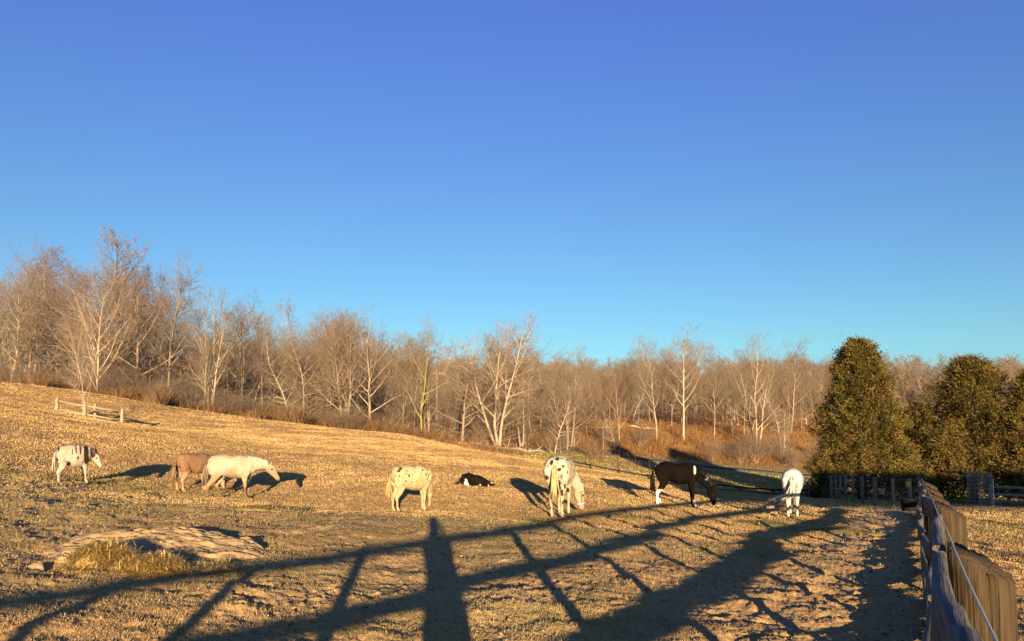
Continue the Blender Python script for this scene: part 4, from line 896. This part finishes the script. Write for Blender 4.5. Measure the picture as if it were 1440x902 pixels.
def spot_coat(seed, n, box, rmin, rmax, base, dark=(.035, .022, .014), extra=(), pink=None):
    def fn(co):
        g = np.random.default_rng(seed); nn = fbm(co[:, 0] * 2.5, co[:, 2] * 2.5 + co[:, 1], 71, 3)
        c = np.tile(np.array(base), (len(co), 1)); c = mixc(c, (.33, .24, .13), np.clip(nn * 1.4 + .15, 0, .6)); c = mixc(c, (.30, .21, .13), np.clip(sstep(-co[:, 2], -.95, -.6) * .35, 0, 1))
        ok = np.flatnonzero((co[:, 0] > box[0]) & (co[:, 0] < box[1]) & (co[:, 2] > box[2]) & (co[:, 2] < box[3])); f = np.zeros(len(co))
        for k in range(n):
            p = co[ok[g.integers(len(ok))]]; r = rmin + (rmax - rmin) * g.random() ** 2; d = (co - p) * np.array([1, 1, g.uniform(.55, 1.0)]); d = np.sqrt((d ** 2).sum(1)); f = np.maximum(f, sstep(-d, -r - .006, -r + .006))
        c = mixc(c, dark, np.maximum(f, blob(co, list(extra), .008)))
        if pink: c = mixc(c, pink, sstep(-co[:, 2], -.42, -.25) * sstep(co[:, 0], .85, .95))
        return c
    return fn
def black_paint(co):
    c = np.tile(np.array([.003, .0022, .0022]), (len(co), 1)); n = fbm(co[:, 0] * 4, co[:, 2] * 4, 5, 3)
    c = mixc(c, (.014, .006, .004), np.clip(n * 1.4, 0, .5))
    wsp = [(-.74, -.05, 1.50, .10, 1, .8, 1), (-.66, 0, 1.55, .09), (-.80, -.05, 1.40, .07), (.52, -.20, 1.26, .10, 2.6, .6, .7), (.93, -.12, 1.00, .095, 1.2, .6, 1), (1.02, -.06, .88, .06)]
    c = mixc(c, (.55, .52, .45), blob(co, wsp, .01))
    lw = sstep(-co[:, 2], -.62, -.55) * (co[:, 0] < -.2) * (co[:, 1] < 0); c = mixc(c, (.80, .74, .62), lw)
    lw = sstep(-co[:, 2], -.26, -.22) * (co[:, 0] > 0) * (co[:, 1] < 0) * (co[:, 0] < .75); c = mixc(c, (.75, .70, .60), lw)
    lw = sstep(-co[:, 2], -.30, -.25) * (co[:, 0] < -.2) * (co[:, 1] > 0); c = mixc(c, (.75, .70, .60), lw)
    return c
def white_horse(co):
    c = np.tile(np.array([.50, .485, .45]), (len(co), 1)); n = fbm(co[:, 1] * 3, co[:, 2] * 3, 15, 3)
    return mixc(c, (.5, .45, .36), np.clip(n + .1, 0, .45))
def brown_c(co):
    c = np.tile(np.array([.21, .125, .07]), (len(co), 1)); c = mixc(c, (.45, .30, .17), np.clip(sstep(-co[:, 2], -.9, -.5), 0, 1) * .75); n = fbm(co[:, 0] * 4, co[:, 2] * 4, 15, 3)
    return mixc(c, (.22, .10, .05), np.clip(n, 0, .4))
def donkey_c(co):
    c = np.tile(np.array([.35, .32, .26]), (len(co), 1)); n = fbm(co[:, 0] * 4, co[:, 2] * 4, 25, 3); c = mixc(c, (.48, .36, .22), np.clip(n + .15, 0, .5))
    c = mixc(c, (.42, .27, .15), blob(co, [(-.5, -.25, 1.2, .16)], .08) * .5)
    dk = sstep(-np.abs(co[:, 1]), -.12, -.07) * (co[:, 2] > 1.15) * (co[:, 0] < .6)
    dk = np.maximum(dk, sstep(-np.abs(co[:, 0] + .70 + .15 * co[:, 2] - .18), -.05, -.03) * (co[:, 1] < -.05) * (co[:, 1] > -.26) * (co[:, 2] > .95))
    dk = np.maximum(dk, blob(co, [(.42, -.22, 1.15, .34, 3.0, .3, .8), (.46, -.2, .92, .18, 1.6, .4, 1), (.72, -.12, 1.22, .16, 1.3, .4, .6), (.16, -.28, 1.28, .16, 4.0, .3, .8), (-.02, -.28, 1.30, .13, 4.0, .3, .8), (-.18, -.28, 1.2, .10, 4, .3, .8), (-.30, -.2, .80, .13), (.05, -.3, 1.0, .07, 1, .4, 1)], .02))
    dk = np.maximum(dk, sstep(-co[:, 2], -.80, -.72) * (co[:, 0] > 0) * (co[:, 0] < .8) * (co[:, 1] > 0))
    return mixc(c, (.03, .02, .016), dk)
def where(u, v, Y): p = px(u, v, Y); return p[0], p[1]

x, y = where(104, 679, 19.0); equine('donkey', 'small pale donkey with dark cross stripe and face patches at the far left', 'donkey', x, y, R(38), .655, 'low', R(-34), 1.40, .84, nl=.52, lg=1.5, sx=.80, swing=(.0, -.05, .02, .08), colfn=donkey_c, ear=.28, mane_c=(.06, .04, .03), tail_c=(.45, .40, .32), tuft=True, tail_l=.85, hs=1.2)
x, y = where(274, 693, 21.6); equine('pony', 'small chestnut brown pony half hidden behind the dirty white pony', 'pony', x, y, R(56), .75, 'graze', R(-30), 1.22, .86, lg=1.35, swing=(-.02, .05, .03, -.04), colfn=brown_c, mane_c=(.2, .11, .06), tail_c=(.20, .13, .08), ear=.15)
x, y = where(327, 702, 20.0); equine('pony', 'dirty white pony walking to the right with muddy brown legs', 'pony', x, y, R(6), .79, 'low', R(-5), 1.24, .85, nl=.92, swing=(.20, -.16, -.02, .03), colfn=white_pony, mane_c=(.52, .43, .30), tail_c=(.16, .12, .09), ear=.15, sx=1.03, tail_l=1.0, hs=1.15)
x, y = where(580, 722, 19.0); equine('pony', 'small cream pony with black speckles grazing with its head turned away', 'pony', x, y, R(28), .775, 'graze', R(75), 1.28, .87, swing=(-.04, .03, .02, -.03), colfn=spot_coat(8, 130, (-.85, .7, .95, 1.6), .010, .034, (.43, .37, .215), extra=[(-.62, -.24, 1.46, .04), (-.55, -.25, 1.40, .055, 1, .5, 1), (-.60, -.27, 1.32, .045), (-.72, -.2, 1.42, .04)]), mane_c=(.52, .44, .27), tail_c=(.42, .27, .12), ear=.14, sx=.93)
x, y = where(789, 728, 18.9); equine('horse', 'large spotted white horse in a pink and red halter grazing, seen from behind', 'horse', x, y, R(76), .985, 'graze', R(-46), 1.24, .98, swing=(.10, -.04, .05, -.05), hs=1.15,
       colfn=spot_coat(12, 120, (-.95, .7, .30, 1.6), .018, .056, (.43, .405, .31), extra=[(-.70, -.16, 1.50, .05, 1, .5, .8), (-.82, -.05, 1.38, .045, .5, 1, 1), (-.82, -.10, 1.20, .045, .5, 1, 1), (-.82, -.13, 1.05, .05, .5, 1, 1), (-.82, .18, 1.0, .045, .5, 1, 1), (-.8, -.2, 1.30, .04, .5, 1, 1), (-.6, .2, .55, .035), (-.6, -.2, .5, .035), (-.55, -.2, .30, .03), (-.62, .16, .25, .03), (-.7, .15, .42, .03)], pink=(.48, .27, .21)), mane_c=(.45, .48, .33), tail_c=(.45, .32, .16), halter=((.45, .03, .03), (.50, .40, .65)), tail_l=1.05, muz=(.48, .27, .21), ear_c=None)
x, y = where(955, 713, 25.0); equine('horse', 'black horse with white patches and a white hind leg grazing in profile', 'horse', x, y, R(-10), .98, 'graze', R(0), 1.12, .97, swing=(-.02, -.12, .02, .10), colfn=black_paint, ear_c=None, muz=(.004, .003, .003), mane_c=(.008, .006, .005), tail_c=(.010, .008, .007), sx=1.0, hs=1.12)
x, y = where(1116, 724, 24.0); equine('horse', 'white horse seen straight from behind with its tail swishing left', 'horse', x, y, R(67), .985, 'graze', R(0), 1.16, .97, swing=(.03, -.05, .05, .02), colfn=white_horse, ear_c=None, mane_c=(.5, .48, .4), tail_c=(.52, .48, .40), tail_swing=1.0, tail_l=1.0)

# lying dog
def dog(x, y, yaw):
    e = empty('dog', (x, y, gz(x, y)), 'black dog with a white chest patch lying curled on the slope', 'dog', yaw); mb = MB()
    def loft(P, n=14): P = np.array(P, float); mb.tube(P[:, :3], P[:, 4], n, lat=(0, 1, 0), hw=P[:, 3])
    loft([(-.42, 0, .17, .05, .06), (-.36, .02, .20, .17, .17), (-.20, .03, .21, .21, .21), (0, .02, .18, .20, .18), (.18, 0, .17, .17, .17), (.30, -.02, .16, .12, .13), (.40, -.03, .14, .09, .10)])
    loft([(.34, -.03, .15, .08, .09), (.42, -.05, .13, .085, .085), (.50, -.06, .11, .085, .08), (.58, -.07, .085, .05, .05), (.68, -.08, .06, .038, .036), (.72, -.08, .055, .02, .02)])
    for s_ in (-1, 1):
        loft([(-.28, s_ * .16, .18, .08, .15), (-.18, s_ * .22, .12, .06, .11), (-.10, s_ * .24, .06, .04, .05), (-.25, s_ * .26, .04, .035, .035), (-.02, s_ * .27, .035, .03, .03), (.06, s_ * .27, .03, .035, .03)][:2] + [(-.06, s_ * .24, .06, .045, .05)])
        loft([(-.16, s_ * .25, .04, .03, .035), (.02, s_ * .27, .035, .03, .03), (.08, s_ * .27, .03, .035, .03)])
        loft([(.24, s_ * .12, .12, .06, .08), (.30, s_ * .15, .05, .04, .045), (.44, s_ * .16, .035, .032, .032), (.56, s_ * .16, .03, .035, .03)])
        mb.tube([(.46, -.055 + s_ * .06, .17), (.44, -.055 + s_ * .10, .17), (.46, -.055 + s_ * .12, .11)], [.02, .035, .01], 8)
    def cf(co):
        c = np.tile(np.array([.006, .004, .0045]), (len(co), 1)); c = mixc(c, (.04, .02, .016), np.clip(fbm(co[:, 0] * 8, co[:, 2] * 8, 3) * 1.5, 0, .6))
        return mixc(c, (.72, .68, .56), blob(co, [(-.17, -.22, .12, .085, 1.3, .6, .7), (-.12, -.27, .06, .04), (.56, -.16, .03, .03), (.62, -.07, .11, .02), (.27, -.17, .04, .02)], .008))
    remeshed('body', mb, .012, e, coat, cf, 2)
    t_ = MB()
    for k in range(9):
        a = random.Random(k).gauss(0, .03); t_.tube([(-.38, .03, .16), (-.52, -.02 + a, .10), (-.56 + a, -.14, .06), (-.50, -.24 + a, .04)], [.03, .035, .03, .006], 6)
    t_.build('tail', material('dog_hair', (.015, .01, .01)), e, True)
x, y = where(666, 681, 24.0); dog(x, y, R(-14))

# ------------------------------------------------------------------ the photographer, standing outside the fence behind the camera
skin = material('skin', (.45, .28, .2), var=.1); cloth = material('dark_jacket', (.05, .06, .09), var=.3); jeans = material('jeans', (.06, .09, .16), var=.3); hair_m = material('brown_hair', (.07, .045, .03), var=.4)
def person(x, y):
    e = empty('person', (x, y, gz(x, y)), 'person in a dark jacket leaning over the fence with a phone held up', 'person'); b = MB()
    z = 0.0
    def L(P, n=14, lat=(1, 0, 0), m=None): P = np.array(P, float); (m or b).tube(P[:, :3], P[:, 4], n, lat=lat, hw=P[:, 3])
    L([(0, 0, .80, .12, .09), (0, 0, .92, .165, .11), (0, .0, 1.08, .135, .10), (0, .0, 1.25, .165, .115), (0, .0, 1.38, .185, .105), (0, -.01, 1.45, .10, .07), (0, 0, 1.52, .055, .055), (0, .02, 1.58, .055, .06)])
    L([(0, .01, 1.555, .045, .05), (0, .03, 1.60, .065, .082), (0, .025, 1.67, .076, .094), (0, .015, 1.73, .07, .088), (0, .01, 1.775, .04, .05)])
    b.tube([(0, .10, 1.66), (0, .128, 1.64), (0, .118, 1.625)], [.01, .014, .012], 8)
    for s_ in (-1, 1):
        L([(s_ * .09, 0, .86, .085, .10), (s_ * .09, .01, .68, .066, .08), (s_ * .105, .015, .50, .052, .062), (s_ * .11, 0, .40, .050, .064), (s_ * .12, -.01, .25, .042, .05), (s_ * .125, -.01, .10, .038, .045), (s_ * .125, 0, .05, .04, .06)])
        L([(s_ * .125, -.06, .04, .035, .035), (s_ * .125, .05, .04, .045, .035), (s_ * .135, .16, .03, .042, .025), (s_ * .135, .19, .03, .02, .015)])
        L([(s_ * .115, 0, 1.39, .055, .055), (s_ * .13, .03, 1.32, .052, .052), (s_ * .125, .12, 1.22, .044, .044), (s_ * .12, .17, 1.21, .042, .042), (s_ * .125, .28, 1.38, .036, .036), (s_ * .10, .36, 1.50, .027, .024)], 12, (0, 0, 1))
        L([(s_ * .10, .36, 1.50, .026, .02), (s_ * .088, .385, 1.535, .03, .018), (s_ * .082, .40, 1.57, .036, .016)], 10, (0, 1, 0))
        for k in range(4): f0 = np.array([s_ * .085, .395 + k * .004, 1.555 + k * .017]); b.tube([f0, f0 + (-s_ * .012, .035, .006), f0 + (-s_ * .035, .040, .008)], [.009, .0085, .007], 6)
        b.tube([(s_ * .09, .385, 1.54), (s_ * .07, .375, 1.56), (s_ * .05, .378, 1.58)], [.011, .010, .008], 6)
        b.tube([(s_ * .076, 0.015, 1.69), (s_ * .086, .01, 1.665), (s_ * .078, .01, 1.635)], [.01, .014, .008], 6)
    remeshed('body', b, .009, e, skin, None, 1)
    h = MB(); L([(0, -.04, 1.56, .06, .05), (0, -.02, 1.66, .086, .085), (0, 0, 1.735, .083, .093), (0, 0, 1.785, .055, .065), (0, 0, 1.80, .02, .02)], m=h); h.build('hair', hair_m, e, True)
    j = MB(); L([(0, 0, .86, .145, .12), (0, 0, .95, .145, .12), (0, 0, 1.08, .13, .11), (0, 0, 1.25, .145, .12), (0, 0, 1.36, .15, .11), (0, -.01, 1.43, .115, .09), (0, -.02, 1.50, .095, .09), (0, -.04, 1.58, .09, .08)], m=j)
    for s_ in (-1, 1): L([(s_ * .105, 0, 1.40, .065, .065), (s_ * .13, .03, 1.32, .063, .063), (s_ * .125, .12, 1.22, .056, .056), (s_ * .12, .17, 1.21, .055, .055), (s_ * .125, .28, 1.38, .046, .046), (s_ * .112, .34, 1.475, .035, .035)], 12, (0, 0, 1), j)
    remeshed('jacket', j, .012, e, cloth, None, 1)
    k_ = MB()
    for s_ in (-1, 1): L([(s_ * .07, 0, .93, .085, .11), (s_ * .09, .01, .68, .072, .09), (s_ * .105, .015, .48, .056, .072), (s_ * .12, -.01, .25, .048, .062), (s_ * .125, -.01, .07, .048, .062)], m=k_)
    remeshed('trousers', k_, .012, e, jeans, None, 1)
person(.215, -.56)
ph = empty('phone', (.20, -.11, EYE - .005), 'phone held up in both hands', 'phone')
MB().box((0, -.02, 0), (.150, .008, .074)).build('case', plastic_y, ph)

# ------------------------------------------------------------------ unseen open-sided roof, added behind the photographer to shade the foot of the evergreens
bx0, bx1, by0, by1 = 14.0, 46.0, -19.0, -11.0; bz = 4.6
shade_caster = empty('shade_roof', ((bx0 + bx1) / 2, -15, gz(30, -15)), 'unseen open-sided roof on posts, added to shade the foot of the evergreens', 'shade_caster'); ob = np.array(shade_caster.location)
for x_ in np.linspace(bx0 + .5, bx1 - .5, 7):
    for y_ in (by0 + .5, by1 - .5): zz = gz(x_, y_); MB().box(np.array([x_, y_, (zz - .3 + bz) / 2]) - ob, (.18, .18, bz - zz + .3)).build('post', bark_dark, shade_caster)
r_ = MB(); ym = (by0 + by1) / 2; zt = bz + 2.0
V = [(x_, y_, z_) for x_ in (bx0, bx1) for (y_, z_) in ((by0, bz), (ym, zt), (by1, bz), (by1, bz + .1), (ym, zt + .12), (by0, bz + .1))]
r_.add(np.array(V) - ob, [(0, 1, 7, 6), (1, 2, 8, 7), (2, 3, 9, 8), (3, 4, 10, 9), (4, 5, 11, 10), (5, 0, 6, 11), (0, 5, 4, 1), (1, 4, 3, 2), (6, 7, 10, 11), (7, 8, 9, 10)])
r_.build('roof', material('metal_roof', (.25, .08, .06), rough=.5), shade_caster)
for x_ in (bx0 + .3, bx1 - .3): MB().add(np.array([(x_, by0 + .1, bz), (x_, by1 - .1, bz), (x_, ym, zt - .05), (x_ + .05, by0 + .1, bz), (x_ + .05, by1 - .1, bz), (x_ + .05, ym, zt - .05)]) - ob, [(0, 1, 2), (5, 4, 3), (0, 3, 4, 1), (1, 4, 5, 2), (2, 5, 3, 0)]).build('gable', bark_dark, shade_caster)
